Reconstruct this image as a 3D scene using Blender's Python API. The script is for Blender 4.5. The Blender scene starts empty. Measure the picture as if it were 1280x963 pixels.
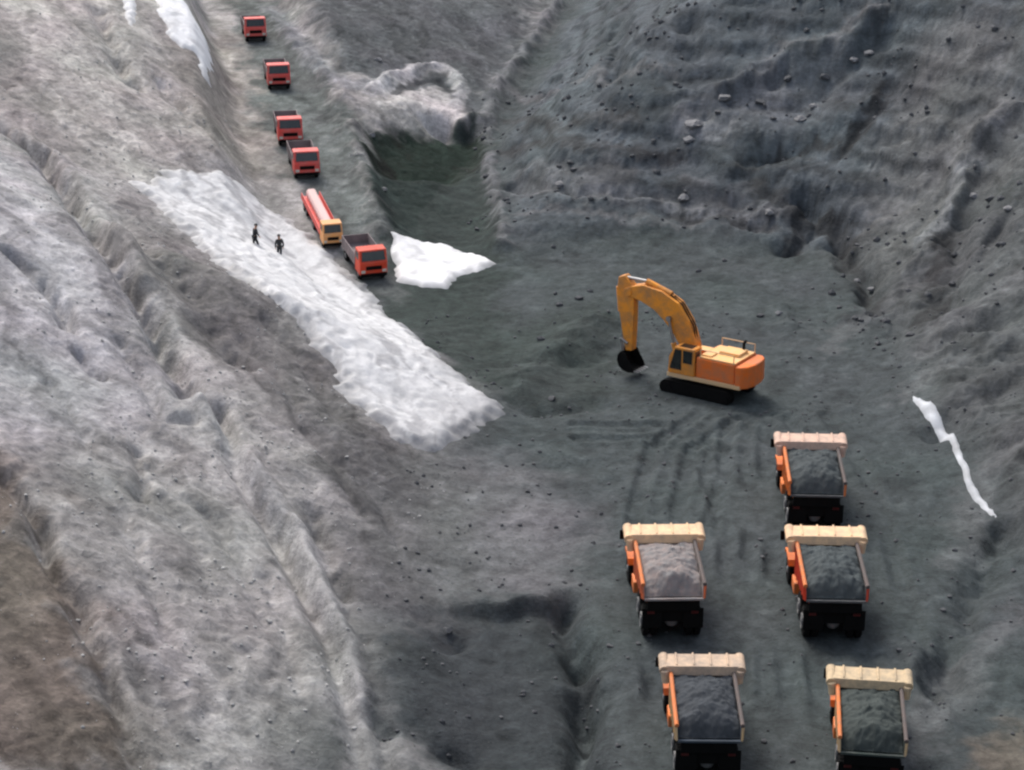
import bpy, bmesh, math, random
import numpy as np
from mathutils import Vector, Matrix

# ------------------------------------------------------------------ camera, sky, sun, exposure
S = bpy.context.scene
COL = S.collection
PITCH = math.radians(20.0)
CAM_H = 42.0
FPX = 2420.0                      # focal length in photo pixels (photo 1280 x 963)
cam_data = bpy.data.cameras.new('camera')
cam = bpy.data.objects.new('camera', cam_data)
COL.objects.link(cam)
cam.location = (0, 0, CAM_H)
cam.rotation_euler = (math.pi / 2 - PITCH, 0, 0)
cam_data.sensor_width = 36.0
cam_data.lens = FPX / 1280 * 36.0
cam_data.clip_end = 5000
S.camera = cam

SUN_EL, SUN_AZ = math.radians(52), math.radians(-28)   # azimuth from +Y, negative = towards -X
w = bpy.data.worlds.new('World'); S.world = w; w.use_nodes = True
wn = w.node_tree
sky = wn.nodes.new('ShaderNodeTexSky'); sky.sky_type = 'NISHITA'; sky.sun_disc = False
sky.sun_elevation = SUN_EL; sky.sun_rotation = SUN_AZ
sky.air_density = 1.0; sky.dust_density = 4.0; sky.ozone_density = 1.0
bg = wn.nodes['Background']; bg.inputs['Strength'].default_value = 0.128
hs_ = wn.nodes.new('ShaderNodeHueSaturation'); hs_.inputs['Saturation'].default_value = 0.55   # overcast: greyer than a clear sky
wn.links.new(sky.outputs[0], hs_.inputs['Color']); wn.links.new(hs_.outputs[0], bg.inputs[0])
sl = bpy.data.lights.new('sun', 'SUN'); sl.energy = 1.15; sl.angle = math.radians(24); sl.color = (1.0, 0.95, 0.88)
sun = bpy.data.objects.new('sun', sl); COL.objects.link(sun)
sdir = Vector((math.sin(SUN_AZ) * math.cos(SUN_EL), math.cos(SUN_AZ) * math.cos(SUN_EL), math.sin(SUN_EL)))
sun.rotation_euler = sdir.to_track_quat('Z', 'Y').to_euler()
S.view_settings.view_transform = 'Standard'; S.view_settings.look = 'None'
S.view_settings.gamma = 1.0; S.view_settings.use_curve_mapping = False
S.view_settings.exposure = 0.85
S.render.engine = 'CYCLES'
S.cycles.filter_width = 2.4
S.cycles.max_bounces = 5

rng = np.random.default_rng(11)
random.seed(5)

# ------------------------------------------------------------------ numpy noise
def _hash(ix, iy, seed):
    h = (ix.astype(np.int64) * 374761393 + iy.astype(np.int64) * 668265263 + seed * 1442695041) & 0xFFFFFFFF
    h = ((h ^ (h >> 13)) * 1274126177) & 0xFFFFFFFF
    return ((h ^ (h >> 16)) & 0xFFFFFF) / float(0xFFFFFF)
def perlin(x, y, seed=0):
    x0 = np.floor(x); y0 = np.floor(y); fx = x - x0; fy = y - y0
    u = fx * fx * fx * (fx * (fx * 6 - 15) + 10); v = fy * fy * fy * (fy * (fy * 6 - 15) + 10)
    def g(dx, dy):
        a = _hash(x0 + dx, y0 + dy, seed) * 2 * np.pi
        return np.cos(a) * (fx - dx) + np.sin(a) * (fy - dy)
    a = g(0, 0); b = g(1, 0); c = g(0, 1); d = g(1, 1)
    return ((a + u * (b - a)) * (1 - v) + (c + u * (d - c)) * v) * 1.5
def fbm(x, y, octv=4, seed=0, gain=0.5):
    r = np.zeros_like(x); a = 1.0; f = 1.0
    for i in range(octv):
        r += a * perlin(x * f + 7.3 * i, y * f - 3.1 * i, seed + i * 17); a *= gain; f *= 2.03
    return r
def ridged(x, y, octv=3, seed=0):
    r = np.zeros_like(x); a = 1.0; f = 1.0
    for i in range(octv):
        r += a * (1 - 2 * np.abs(perlin(x * f, y * f, seed + i * 31))); a *= 0.5; f *= 2.1
    return r
def worley(x, y, seed=0):
    x0 = np.floor(x); y0 = np.floor(y)
    f1 = np.full_like(x, 9.0); f2 = np.full_like(x, 9.0); cid = np.zeros_like(x)
    for dx in (-1, 0, 1):
        for dy in (-1, 0, 1):
            cx = x0 + dx; cy = y0 + dy
            px = cx + _hash(cx, cy, seed); py = cy + _hash(cx, cy, seed + 5)
            d = np.hypot(x - px, y - py); near = d < f1
            f2 = np.where(near, f1, np.minimum(f2, d))
            cid = np.where(near, _hash(cx, cy, seed + 9), cid); f1 = np.where(near, d, f1)
    return f1, f2, cid
def sstep(a, b, t):
    t = np.clip((t - a) / (b - a), 0, 1); return t * t * (3 - 2 * t)
def softplus(d, k=1.5):
    return k * np.logaddexp(0, d / k)

# ------------------------------------------------------------------ the lie of the land (metres; the pit floor is z = 0)
def foot_left(y):
    return np.interp(y, [-20, 60, 69, 88, 103, 113, 124, 137, 146, 155, 172, 222, 300],
                        [-14, -8, -6, -4.5, -2, -0.5, -6.3, -10.5, -9, -6.5, -3, 5.0, 9])
def gully_x(y):
    return np.interp(y, [100, 146, 172, 222, 300], [-1.5, -1, -1.5, 6.2, 12])
def foot_right(y):
    return np.interp(y, [-20, 60, 80, 113, 135, 150, 200, 300], [28, 27, 25.8, 25.0, 24.6, 23.5, 22, 20])
def parts_of_land(x, y):
    wob = 1.2 * perlin(x / 14, y / 14, 3) + 0.5 * perlin(x / 5, y / 5, 4)
    dl = foot_left(y) - x + wob
    dl = dl - 5.0 * sstep(100, 112, y) * 0
    hl = 0.45 * softplus(dl, 2.2)
    a = y - 147 + 1.6 * wob + 0.06 * (x - 12) ** 2 * 0.4
    b = 1.4 * (x - gully_x(y)) + wob
    dw = -np.logaddexp(-a / 3, -b / 3) * 3
    hw = 0.60 * softplus(dw, 1.6)
    hr = 0.50 * softplus(x - foot_right(y) + 1.5 * wob, 2.0)
    hn = 0.52 * softplus(60 - y, 2.0)
    return hl, hw, hr, hn
def land_base(x, y):
    hl, hw, hr, hn = parts_of_land(x, y)
    p = 4.0
    z = (hl ** p + hw ** p + hr ** p + hn ** p) ** (1 / p)
    z = z + 0.07 * np.clip(y - 150, 0, 80) * sstep(30, 0, np.abs(x))
    return z - softplus(z - 27, 3)
CP, SP = math.cos(PITCH), math.sin(PITCH)
def ray(px, py):
    u, v = (px - 640) / FPX, (481.5 - py) / FPX
    return np.array([u, CP + v * SP, -SP + v * CP])
def at_z(px, py, z):
    d = ray(px, py); t = (z - CAM_H) / d[2]
    return np.array([d[0] * t, d[1] * t, z])
def ray_hits(pts, f):
    out = []
    ts = np.arange(40, 330, 0.5)
    for px, py in pts:
        d = ray(px, py)
        zz = CAM_H + d[2] * ts - f(d[0] * ts, d[1] * ts)
        k = int(np.argmax(zz < 0)) if (zz < 0).any() else len(ts) - 1
        t = ts[k] if k == 0 else ts[k - 1] + 0.5 * zz[k - 1] / max(zz[k - 1] - zz[k], 1e-6)
        out.append((d[0] * t, d[1] * t))
    return np.array(out)

# haul ramp: centre line in the world
RAMP = np.array([at_z(284, -25, 9.5), at_z(318, 48, 8), at_z(347, 108, 6.3), at_z(363, 175, 4.8), at_z(382, 217, 3.7),
                 at_z(406, 285, 2.2), at_z(452, 340, 0.7), at_z(505, 385, 0.1)])
def poly_dist(x, y, pts):
    """distance to a polyline and the parameter (index + fraction) of the nearest point"""
    best = np.full(x.shape, 1e9); par = np.zeros(x.shape)
    for i in range(len(pts) - 1):
        ax, ay = pts[i][:2]; bx, by = pts[i + 1][:2]
        dx, dy = bx - ax, by - ay
        t = np.clip(((x - ax) * dx + (y - ay) * dy) / (dx * dx + dy * dy + 1e-9), 0, 1)
        d = np.hypot(x - ax - t * dx, y - ay - t * dy); m = d < best
        best = np.where(m, d, best); par = np.where(m, i + t, par)
    return best, par
def with_ramp(x, y):
    z = land_base(x, y)
    d, par = poly_dist(x, y, RAMP)
    rz = np.interp(par, np.arange(len(RAMP)), RAMP[:, 2])
    m = sstep(8.0, 3.6, d)
    return z * (1 - m) + rz * m
def P(*pts):                                   # photo points -> points on the land
    return ray_hits(pts, with_ramp)
def poly_sd(x, y, pts):
    """signed distance to a polygon, negative inside"""
    n = len(pts); d, _ = poly_dist(x, y, np.vstack([pts, pts[:1]]))
    inside = np.zeros(x.shape, bool)
    for i in range(n):
        ax, ay = pts[i][:2]; bx, by = pts[(i + 1) % n][:2]
        c = (ay > y) != (by > y)
        inside ^= c & (x < (bx - ax) * (y - ay) / (by - ay + 1e-12) + ax)
    return np.where(inside, -d, d)

def axis(stops):
    out = [stops[0][0]]
    for (a, s0), (b, s1) in zip(stops, stops[1:]):
        while out[-1] < b - 1e-6:
            t = (out[-1] - a) / (b - a); out.append(out[-1] + s0 + (s1 - s0) * t)
        out[-1] = b
    return np.array(out)
XS = axis([(-150, 4), (-60, 0.7), (-46, 0.17), (34, 0.17), (48, 0.5), (150, 4)])
YS = axis([(-40, 4), (45, 0.8), (58, 0.17), (120, 0.22), (150, 0.26), (215, 0.42), (240, 1.0), (330, 5)])
GX, GY = np.meshgrid(XS, YS)
hl, hw, hr, hn = parts_of_land(GX, GY)
Z = with_ramp(GX, GY)
rd, rpar = poly_dist(GX, GY, RAMP)
on_ramp = sstep(5.5, 3.0, rd)
LEFT = sstep(0.4, 2.2, hl) * (hl > np.maximum(hw, hr)).astype(float)
WALL = sstep(0.4, 2.0, hw) * (hw >= np.maximum(hl, hr)).astype(float)
RIGHT = sstep(0.3, 1.6, hr) * (hr > np.maximum(hl, hw)).astype(float)
FLOOR = np.clip(1 - LEFT - WALL - RIGHT, 0, 1)

n_big = fbm(GX / 11, GY / 11, 3, 21); n_mid = fbm(GX / 3.2, GY / 3.2, 4, 22); n_fine = fbm(GX / 0.9, GY / 0.9, 3, 23)
# rills on the pale slope run obliquely down towards the near right
cu, su = 0.90, 0.43
U = GX * cu + GY * su + 1.3 * n_mid; V = -GX * su + GY * cu
rill = ridged(U / 3.0, V / 22, 3, 41)
clod_f1, clod_f2, clod_id = worley(GX / 1.1, GY / 1.4, 51)
blk_f1, blk_f2, blk_id = worley(GX / 2.6 + 0.4 * n_mid, GY / 2.6 + 0.4 * n_mid, 52)
blk2_f1, blk2_f2, blk2_id = worley(GX / 1.0 + 0.3 * n_fine, GY / 1.0, 53)
calm = 1 - on_ramp
n_grit = fbm(GX / 0.45, GY / 0.6, 2, 24)
rill2 = ridged((U + 0.3 * n_mid) / 1.1, V / 13, 2, 43)
Z += LEFT * calm * (0.24 * n_big + 0.12 * (rill - 0.6) + 0.05 * (rill2 - 0.5) + 0.03 * n_mid + 0.045 * n_fine + 0.055 * n_grit + 0.04 * (clod_id - 0.5) * sstep(0.02, 0.2, clod_f2 - clod_f1))
Z += (WALL + RIGHT) * 0.06 * n_grit + FLOOR * calm * 0.015 * n_grit
# the dark walls: benches and broken blocks
zt = Z + 0.5 * n_mid + 0.8 * n_big
stair = (zt / 1.9 - np.floor(zt / 1.9)); stair = sstep(0.25, 0.75, stair) - stair
face = sstep(-0.2, 0.5, fbm(GX / 12 + 5, GY / 12, 2, 141))      # where the wall is broken rather than scraped smooth
Z += WALL * (0.62 * stair + 0.50 * n_big + 0.13 * n_mid + 0.07 * n_fine + face * (0.42 * (blk_id - 0.5) * sstep(0.0, 0.12, blk_f2 - blk_f1) + 0.16 * (blk2_id - 0.5)))
Z += RIGHT * (0.9 * n_big + 0.40 * ridged((GX * 0.8 + GY * 0.6 + n_mid) / 5, (GX * -0.6 + GY * 0.8) / 14, 3, 61) - 0.2 + 0.13 * n_mid + 0.07 * n_fine + 0.22 * (blk_id - 0.5) * sstep(0, 0.15, blk_f2 - blk_f1))
Z += FLOOR * (0.16 * fbm(GX / 7, GY / 7, 3, 71) + 0.07 * fbm(GX / 1.6, GY / 1.6, 3, 72) + 0.03 * n_fine) * calm

def carve(img_pts, width, depth, wob=0.6):
    global Z
    pts = P(*img_pts)
    d, _ = poly_dist(GX + wob * perlin(GX / 2.5, GY / 2.5, 81), GY + wob * perlin(GX / 2.5, GY / 2.5, 82), pts)
    prof = np.exp(-(d / width) ** 2) * (np.clip(0.8 + 0.5 * n_mid, 0.25, 1.4) if wob > 0.15 else np.clip(0.9 + 0.35 * n_big, 0.4, 1.2))
    Z -= depth * prof
def sink(img_pts, depth, edge=0.7, wob=0.5, soft_left=None):
    global Z
    pts = P(*img_pts)
    sd = poly_sd(GX + wob * perlin(GX / 2, GY / 2, 83), GY + wob * perlin(GX / 2, GY / 2, 84), pts)
    fade = 1.0
    if soft_left: fade = sstep(soft_left[0], soft_left[1], GX)
    Z -= depth * sstep(edge, -edge, sd) * fade
# gullies of the pale slope
carve([(-30, 140), (0, 158), (45, 188), (85, 232), (120, 285), (160, 345), (200, 415), (238, 495)], 0.81, 2.18, 0.3)
carve([(60, 210), (130, 268), (190, 310), (250, 380), (300, 450)], 0.99, 0.95, 0.3)
carve([(150, 425), (180, 480), (200, 520), (235, 525)], 0.45, 0.6, 0.14)
carve([(238, 495), (272, 508), (300, 590), (340, 655), (375, 722), (415, 800), (440, 900), (450, 970)], 0.55, 1.3, 0.12)
carve([(8, 310), (55, 345), (85, 405)], 0.43, 1.14, 0.3)
carve([(100, 440), (122, 470)], 0.37, 0.85, 0.3)
carve([(170, 560), (180, 620)], 0.37, 0.76, 0.3)
carve([(0, 590), (45, 640), (62, 700), (100, 760), (130, 830), (175, 970)], 0.50, 1.23, 0.3)
carve([(120, 10), (140, 60), (165, 105)], 0.68, 1.14, 0.3)
carve([(200, 100), (235, 140), (270, 170)], 0.74, 0.85, 0.3)
carve([(390, 640), (430, 760), (470, 880), (480, 970)], 0.62, 0.85, 0.3)
carve([(252, 505), (310, 585), (372, 668), (432, 800), (452, 960)], 0.75, -0.75, 0.12)
carve([(20, 165), (70, 200), (120, 262), (175, 345)], 0.8, -0.8, 0.3)
carve([(130, 800), (160, 890), (185, 970)], 0.5, -0.6, 0.3)
for a, b in (((300, 420), (370, 510)), ((330, 400), (420, 520)), ((380, 540), (450, 640)), ((430, 580), (500, 680)), ((200, 620), (260, 720)), ((260, 640), (330, 780)), ((150, 640), (210, 800)), ((60, 480), (110, 560)), ((330, 720), (370, 860))):
    carve([a, ((a[0] + b[0]) / 2 + 6, (a[1] + b[1]) / 2 - 6), b], 0.37, 0.38, 0.14)
# sunken part of the floor in front, ditches, ledge
sink([(548, 752), (600, 757), (640, 752), (712, 752), (735, 800), (748, 970), (520, 970), (500, 860)], 0.85, 0.5, 0.7, (-5.5, 0.5))
carve([(716, 750), (724, 800), (735, 880), (742, 980)], 0.75, 2.0, 0.2)
carve([(735, 745), (765, 850), (785, 980)], 0.45, 0.35, 0.2)
carve([(780, 760), (815, 830), (828, 900)], 0.8, 0.6, 0.2)
carve([(520, 770), (545, 780), (560, 792)], 0.7, 0.9)
carve([(500, 905), (540, 915), (570, 930)], 0.8, 0.8)
# floor hollows by the excavator
carve([(655, 505), (700, 512), (740, 505)], 0.9, 0.5)
carve([(700, 455), (740, 450), (765, 440)], 1.2, 0.7)
carve([(650, 480), (700, 440), (760, 400)], 1.5, -0.8)
# dark hollow under the curved ledge, ledge rim and mound
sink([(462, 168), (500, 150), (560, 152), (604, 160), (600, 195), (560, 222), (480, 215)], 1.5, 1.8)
carve([(465, 112), (490, 95), (525, 84), (556, 86), (574, 102), (576, 125)], 0.6, -0.55, 0.2)
carve([(490, 112), (530, 98), (560, 108)], 0.8, 0.55, 0.2)
carve([(490, 135), (530, 128), (560, 142)], 1.6, -0.35, 0.3)
carve([(535, 148), (550, 152)], 0.9, 1.5, 0.2)
carve([(575, 156), (592, 152)], 0.7, -0.9, 0.2)
carve([(335, 20), (362, 48), (400, 95), (425, 130), (446, 185), (462, 240), (478, 292)], 1.1, -0.9, 0.3)
carve([(700, 5), (668, 48), (640, 85), (612, 130), (606, 190), (618, 250), (628, 305)], 0.8, -0.8, 0.4)
# far wall ledges and cracks
carve([(835, 262), (900, 266), (960, 275)], 1.0, 1.0)
carve([(640, 232), (720, 240), (800, 238), (870, 245), (940, 248)], 0.8, 0.9)
carve([(940, 220), (985, 245), (1010, 280), (985, 305)], 1.0, 1.3)
carve([(1000, 240), (1040, 265), (1058, 300)], 0.9, 1.4)
carve([(1045, 300), (1085, 345), (1095, 390)], 0.9, 1.3)
carve([(1055, 185), (1085, 150), (1110, 110)], 0.8, 0.8)
carve([(1090, 160), (1125, 110), (1135, 95)], 0.7, 0.7)
carve([(940, 195), (1000, 180), (1040, 170)], 1.1, 1.1)
carve([(850, 140), (900, 120), (960, 90), (1050, 60), (1100, 20)], 1.3, -1.2)
carve([(870, 170), (905, 150), (940, 145)], 1.2, -0.9)
carve([(960, 100), (985, 90)], 0.6, 1.2)
carve([(1000, 130), (1060, 80), (1110, 40)], 1.0, 0.9)
carve([(1255, 150), (1210, 200), (1190, 260), (1150, 310)], 1.0, -1.3)
carve([(1205, 270), (1195, 330), (1180, 400)], 0.9, 1.0)
carve([(1250, 280), (1230, 330)], 0.8, 1.3)
carve([(1160, 320), (1110, 370), (1060, 400)], 1.1, -0.9)
carve([(1280, 470), (1200, 520), (1170, 540)], 1.0, 0.9)
carve([(1120, 400), (1170, 440), (1250, 400)], 1.3, 0.8)
carve([(975, 385), (985, 410)], 0.7, -0.5)
carve([(1255, 660), (1240, 700), (1200, 760), (1180, 860)], 0.8, 1.0)
carve([(1120, 800), (1160, 850), (1185, 960)], 0.6, -0.5)
carve([(770, 30), (772, 60), (765, 100)], 0.9, 1.3)
carve([(860, 20), (866, 60)], 0.8, 1.1)

# wheel ruts across the pit floor
def ruts(img_pts, gauge=2.3):
    global Z
    c = P(*img_pts)
    t = np.gradient(c, axis=0); t /= np.linalg.norm(t, axis=1)[:, None]; nrm = np.stack([-t[:, 1], t[:, 0]], 1)
    for s in (-1, 1):
        d, _ = poly_dist(GX, GY, c + nrm * s * gauge / 2)
        m = sstep(0.50, 0.28, d) * np.clip(0.9 + 0.4 * n_big, 0.2, 1.3)
        Z[:] = Z - 0.16 * m + 0.09 * np.exp(-((d - 0.7) / 0.2) ** 2)
ruts([(860, 970), (850, 850), (836, 780), (820, 640), (840, 560), (900, 520)])
ruts([(1075, 970), (1060, 880), (1040, 780), (1020, 650), (1000, 560), (950, 520)])
ruts([(960, 970), (950, 800), (930, 650), (900, 570), (820, 540), (720, 540)])
ruts([(900, 970), (890, 860), (905, 700), (930, 600), (935, 530)])
ruts([(1150, 970), (1130, 860), (1090, 700), (1060, 600), (1010, 520)])

# ------------------------------------------------------------------ soil colour (what the ground is made of, plus painted shade in the hollow)
def mix(c, col, m):
    return c * (1 - m[..., None]) + np.array(col)[None, None, :] * m[..., None]
def patch(img_pts, soft, wob=1.2):
    pts = P(*img_pts)
    sd = poly_sd(GX + wob * (n_mid + 0.5 * n_fine), GY + wob * (n_mid - 0.4 * n_fine), pts)
    return sstep(soft, -soft, sd)
C = np.zeros(GX.shape + (3,)) + np.array([0.054, 0.064, 0.066])
C = mix(C, (0.060, 0.071, 0.079), WALL)
C = mix(C, (0.064, 0.069, 0.071), RIGHT)
C = mix(C, (0.285, 0.275, 0.269), LEFT)
C = mix(C, (0.355, 0.332, 0.317), patch([(-90, -60), (160, -60), (330, 60), (350, 180), (180, 235), (60, 190), (-90, 120)], 2.5))
C = mix(C, (0.350, 0.342, 0.350), patch([(-60, 170), (40, 200), (110, 290), (230, 500), (180, 530), (60, 560), (-60, 520)], 2.0) * 0.9)
C = mix(C, (0.150, 0.143, 0.140), patch([(150, 240), (235, 300), (330, 380), (430, 480), (530, 565), (560, 640), (470, 690), (400, 600), (300, 470), (200, 380), (140, 290)], 1.6) * 0.85)
C = mix(C, (0.150, 0.126, 0.110), patch([(-80, 540), (30, 590), (70, 680), (130, 760), (200, 980), (-80, 980)], 1.8))
C = mix(C, (0.27, 0.265, 0.26), patch([(90, 760), (140, 790), (190, 970), (150, 975)], 0.6) * 0.5)
C = mix(C, (0.118, 0.119, 0.124), patch([(430, 560), (560, 570), (660, 580), (730, 640), (700, 745), (560, 740), (470, 760), (440, 700)], 3.0) * 0.85)
C = mix(C, (0.140, 0.140, 0.146), patch([(530, 620), (620, 590), (690, 660), (680, 730), (560, 730)], 2.5) * 0.8)
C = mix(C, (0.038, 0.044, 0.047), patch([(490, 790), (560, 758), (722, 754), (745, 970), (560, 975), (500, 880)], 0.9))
C = mix(C, (0.215, 0.21, 0.21), patch([(430, 860), (520, 930), (560, 975), (430, 975)], 1.2) * 0.7)
C = mix(C, (0.105, 0.104, 0.104), patch([(330, 420), (420, 490), (520, 565), (600, 600), (560, 760), (480, 780), (430, 700), (380, 560)], 2.6, 1.6) * 0.65)
C = mix(C, (0.115, 0.098, 0.080), patch([(1225, 925), (1290, 890), (1330, 980), (1210, 980)], 1.0) * 0.8)
for line in (((1300, 320), (1220, 385), (1150, 450)), ((1270, 420), (1190, 460), (1120, 500)), ((1130, 360), (1060, 410), (1030, 440)), ((1290, 560), (1230, 590), (1190, 700)), ((1290, 760), (1200, 830), (1130, 960))):
    C = mix(C, (0.105, 0.110, 0.113), sstep(1.5, 0.2, poly_dist(GX + 0.9 * n_mid, GY + 0.9 * n_fine, P(*line))[0]) * 0.55)
# dark, greenish ground between the tongue and the wall, and the face below the ramp
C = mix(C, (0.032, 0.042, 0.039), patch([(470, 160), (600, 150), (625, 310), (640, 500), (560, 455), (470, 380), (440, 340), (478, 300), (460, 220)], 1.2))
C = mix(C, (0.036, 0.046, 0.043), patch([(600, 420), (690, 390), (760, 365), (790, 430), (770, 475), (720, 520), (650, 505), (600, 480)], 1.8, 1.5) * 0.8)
C = mix(C, (0.078, 0.084, 0.090), patch([(360, -40), (700, -40), (650, 70), (600, 150), (470, 100), (420, 90)], 1.6) * 0.9)
C = mix(C, (0.105, 0.115, 0.112), patch([(275, -30), (345, 0), (400, 95), (445, 180), (478, 295), (500, 380), (450, 350), (385, 250), (325, 150)], 1.2))
C = mix(C, (0.20, 0.185, 0.165), patch([(215, 60), (275, 20), (320, 150), (345, 220), (300, 210), (250, 190)], 1.6) * 0.7)
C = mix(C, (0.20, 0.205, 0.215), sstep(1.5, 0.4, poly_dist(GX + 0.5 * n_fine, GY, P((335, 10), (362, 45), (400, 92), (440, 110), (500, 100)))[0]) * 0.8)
C = mix(C, (0.42, 0.41, 0.41), sstep(1.3, 0.3, poly_dist(GX + 0.5 * n_fine, GY, P((470, 115), (500, 96), (530, 86), (558, 90), (573, 106), (574, 122)))[0]) * 0.7)
C = mix(C, (0.44, 0.42, 0.41), patch([(505, 112), (550, 110), (568, 132), (585, 155), (550, 148), (510, 142), (480, 128)], 0.5, 0.5) * 0.8)
C = mix(C, (0.105, 0.112, 0.122), patch([(850, 150), (900, 110), (960, 80), (1060, 70), (1070, 130), (980, 170), (900, 180)], 1.6) * 0.75)
C = mix(C, (0.108, 0.110, 0.110), patch([(1150, 40), (1290, 0), (1290, 200), (1190, 260), (1130, 330), (1070, 260), (1120, 150)], 2.5) * 0.8)
C = mix(C, (0.105, 0.108, 0.114), patch([(640, 222), (800, 225), (930, 235), (980, 265), (930, 285), (780, 262), (650, 250)], 0.8) * 0.7)
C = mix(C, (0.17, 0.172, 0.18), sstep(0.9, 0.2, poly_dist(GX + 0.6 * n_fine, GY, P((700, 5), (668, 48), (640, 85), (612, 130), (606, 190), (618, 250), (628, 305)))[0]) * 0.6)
C = mix(C, (0.017, 0.026, 0.021), patch([(458, 168), (500, 152), (530, 158), (560, 158), (604, 165), (606, 195), (590, 215), (560, 228), (500, 222), (465, 215)], 0.9, 0.8))  # shade of the hollow painted into the ground colour
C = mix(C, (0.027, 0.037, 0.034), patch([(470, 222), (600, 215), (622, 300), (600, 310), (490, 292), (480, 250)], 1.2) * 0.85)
C = mix(C, (0.36, 0.355, 0.355), sstep(0.95, 0.3, poly_dist(GX + 0.3 * n_fine, GY, P((252, 512), (310, 590), (372, 672), (432, 802), (455, 970)))[0]) * 0.55)
arc = P((462, 118), (485, 98), (515, 86), (545, 84), (568, 96), (576, 118), (570, 135))
C = mix(C, (0.40, 0.39, 0.395), sstep(0.9, 0.3, poly_dist(GX + 0.3 * n_fine, GY, arc)[0]) * 0.8)
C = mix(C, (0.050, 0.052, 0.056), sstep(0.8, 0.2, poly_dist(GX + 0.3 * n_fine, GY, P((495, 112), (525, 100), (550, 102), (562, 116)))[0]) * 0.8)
for line, tone, wid in ((((838, 262), (900, 268), (965, 276)), 0.030, 0.5), (((640, 236), (720, 240), (800, 240), (880, 246)), 0.14, 0.45), (((655, 268), (760, 272), (860, 282)), 0.11, 0.4),
                        (((935, 222), (980, 243), (1006, 275), (990, 300)), 0.024, 0.7), (((1000, 240), (1040, 268), (1056, 300)), 0.026, 0.6), (((1050, 305), (1085, 345), (1096, 392)), 0.028, 0.6),
                        (((1050, 190), (1082, 152), (1108, 112)), 0.022, 0.7), (((850, 152), (885, 168), (905, 160)), 0.20, 0.7), (((960, 70), (1040, 52), (1100, 15)), 0.12, 0.5),
                        (((1250, 160), (1212, 205), (1192, 262), (1150, 312)), 0.16, 0.5), (((930, 200), (990, 186), (1036, 172)), 0.028, 0.5), (((1180, 290), (1172, 340), (1165, 400)), 0.026, 0.7),
                        (((640, 110), (760, 100), (850, 92)), 0.10, 0.5), (((630, 190), (740, 186), (840, 196)), 0.038, 0.6), (((640, 150), (700, 160), (800, 150)), 0.040, 0.6)):   # seams in the wall, and carved cracks coloured darker
    C = mix(C, (tone, tone * 1.03, tone * 1.07), sstep(wid * 1.8, wid * 0.4, poly_dist(GX + 0.9 * n_mid, GY + 0.9 * n_fine, P(*line))[0]) * 0.75)
# sorting into paler and darker stuff at several sizes
pale = sstep(0.1, 0.9, fbm(GX / 2.2, GY / 3.4, 4, 91)) ; dark = sstep(0.1, 0.9, fbm(GX / 2.6 + 9, GY / 3.6, 4, 95))
C *= (1 + 0.28 * pale - 0.30 * dark)[..., None]
C *= (1 + 0.16 * n_fine + 0.13 * n_grit)[..., None]
streak = fbm(U / 0.9, V / 9, 3, 97)
streak3 = fbm(U / 2.6, V / 34, 3, 198); C *= (1 + LEFT * 0.38 * np.clip(streak3, -1, 1))[..., None]
streak2 = fbm(U / 0.5, V / 5, 3, 197)
C *= (1 + LEFT * (0.18 * np.clip(streak, -1, 1) + 0.14 * np.clip(streak2, -1, 1)))[..., None]
band = fbm(GX / 9 + 0.3 * n_mid, (Z + 0.25 * GY * 0 + 0.3 * n_mid) / 0.7, 3, 98)
C *= (1 + (WALL + 0.6 * RIGHT) * 0.45 * np.clip(band, -1, 1))[..., None]
hue = fbm(GX / 6, GY / 8, 2, 99)
C[..., 0] *= 1 + 0.035 * hue; C[..., 1] *= 1 - 0.01 * hue; C[..., 2] *= 1 + 0.02 * hue
C = np.clip(C, 0.015, 0.75)

# level stands for the excavator and the haul trucks
def level(cx, cy, r):
    global Z
    d = np.hypot(GX - cx, GY - cy); core = d < r * 0.6
    m = sstep(r * 1.25, r * 0.8, d)
    z0 = float(np.mean(Z[core])); Z = Z * (1 - m) + (z0 + 0.15 * (Z - z0)) * m

TRUCKS = [  # rear contact in the photo, heading (degrees clockwise from straight away)
    (1018, 668, 3.5), (840, 799, -1.5), (1041, 802, 2.5), (884, 978, 1), (1086, 996, 7.5)]
TRUCK_SIZE = [0.97, 0.97, 0.97, 0.90, 0.88]
TP = [at_z(px, py, 0.0) for px, py, _ in TRUCKS]
for (p, (_, _, a)) in zip(TP, TRUCKS):
    level(p[0] + 3 * math.sin(math.radians(a)), p[1] + 3.0, 4.6)
EXC = at_z(884, 489, 0.0)
level(EXC[0], EXC[1], 4.0)

def ground_z(x, y):
    i = int(np.clip(np.searchsorted(XS, x) - 1, 0, len(XS) - 2)); j = int(np.clip(np.searchsorted(YS, y) - 1, 0, len(YS) - 2))
    fx = (x - XS[i]) / (XS[i + 1] - XS[i]); fy = (y - YS[j]) / (YS[j + 1] - YS[j])
    return float((Z[j, i] * (1 - fx) + Z[j, i + 1] * fx) * (1 - fy) + (Z[j + 1, i] * (1 - fx) + Z[j + 1, i + 1] * fx) * fy)
def stand(px, py):
    """where a photo point meets the finished ground"""
    d = ray(px, py); t = 45.0
    while t < 330 and CAM_H + d[2] * t > ground_z(d[0] * t, d[1] * t): t += 0.1
    return Vector((d[0] * t, d[1] * t, ground_z(d[0] * t, d[1] * t)))

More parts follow.
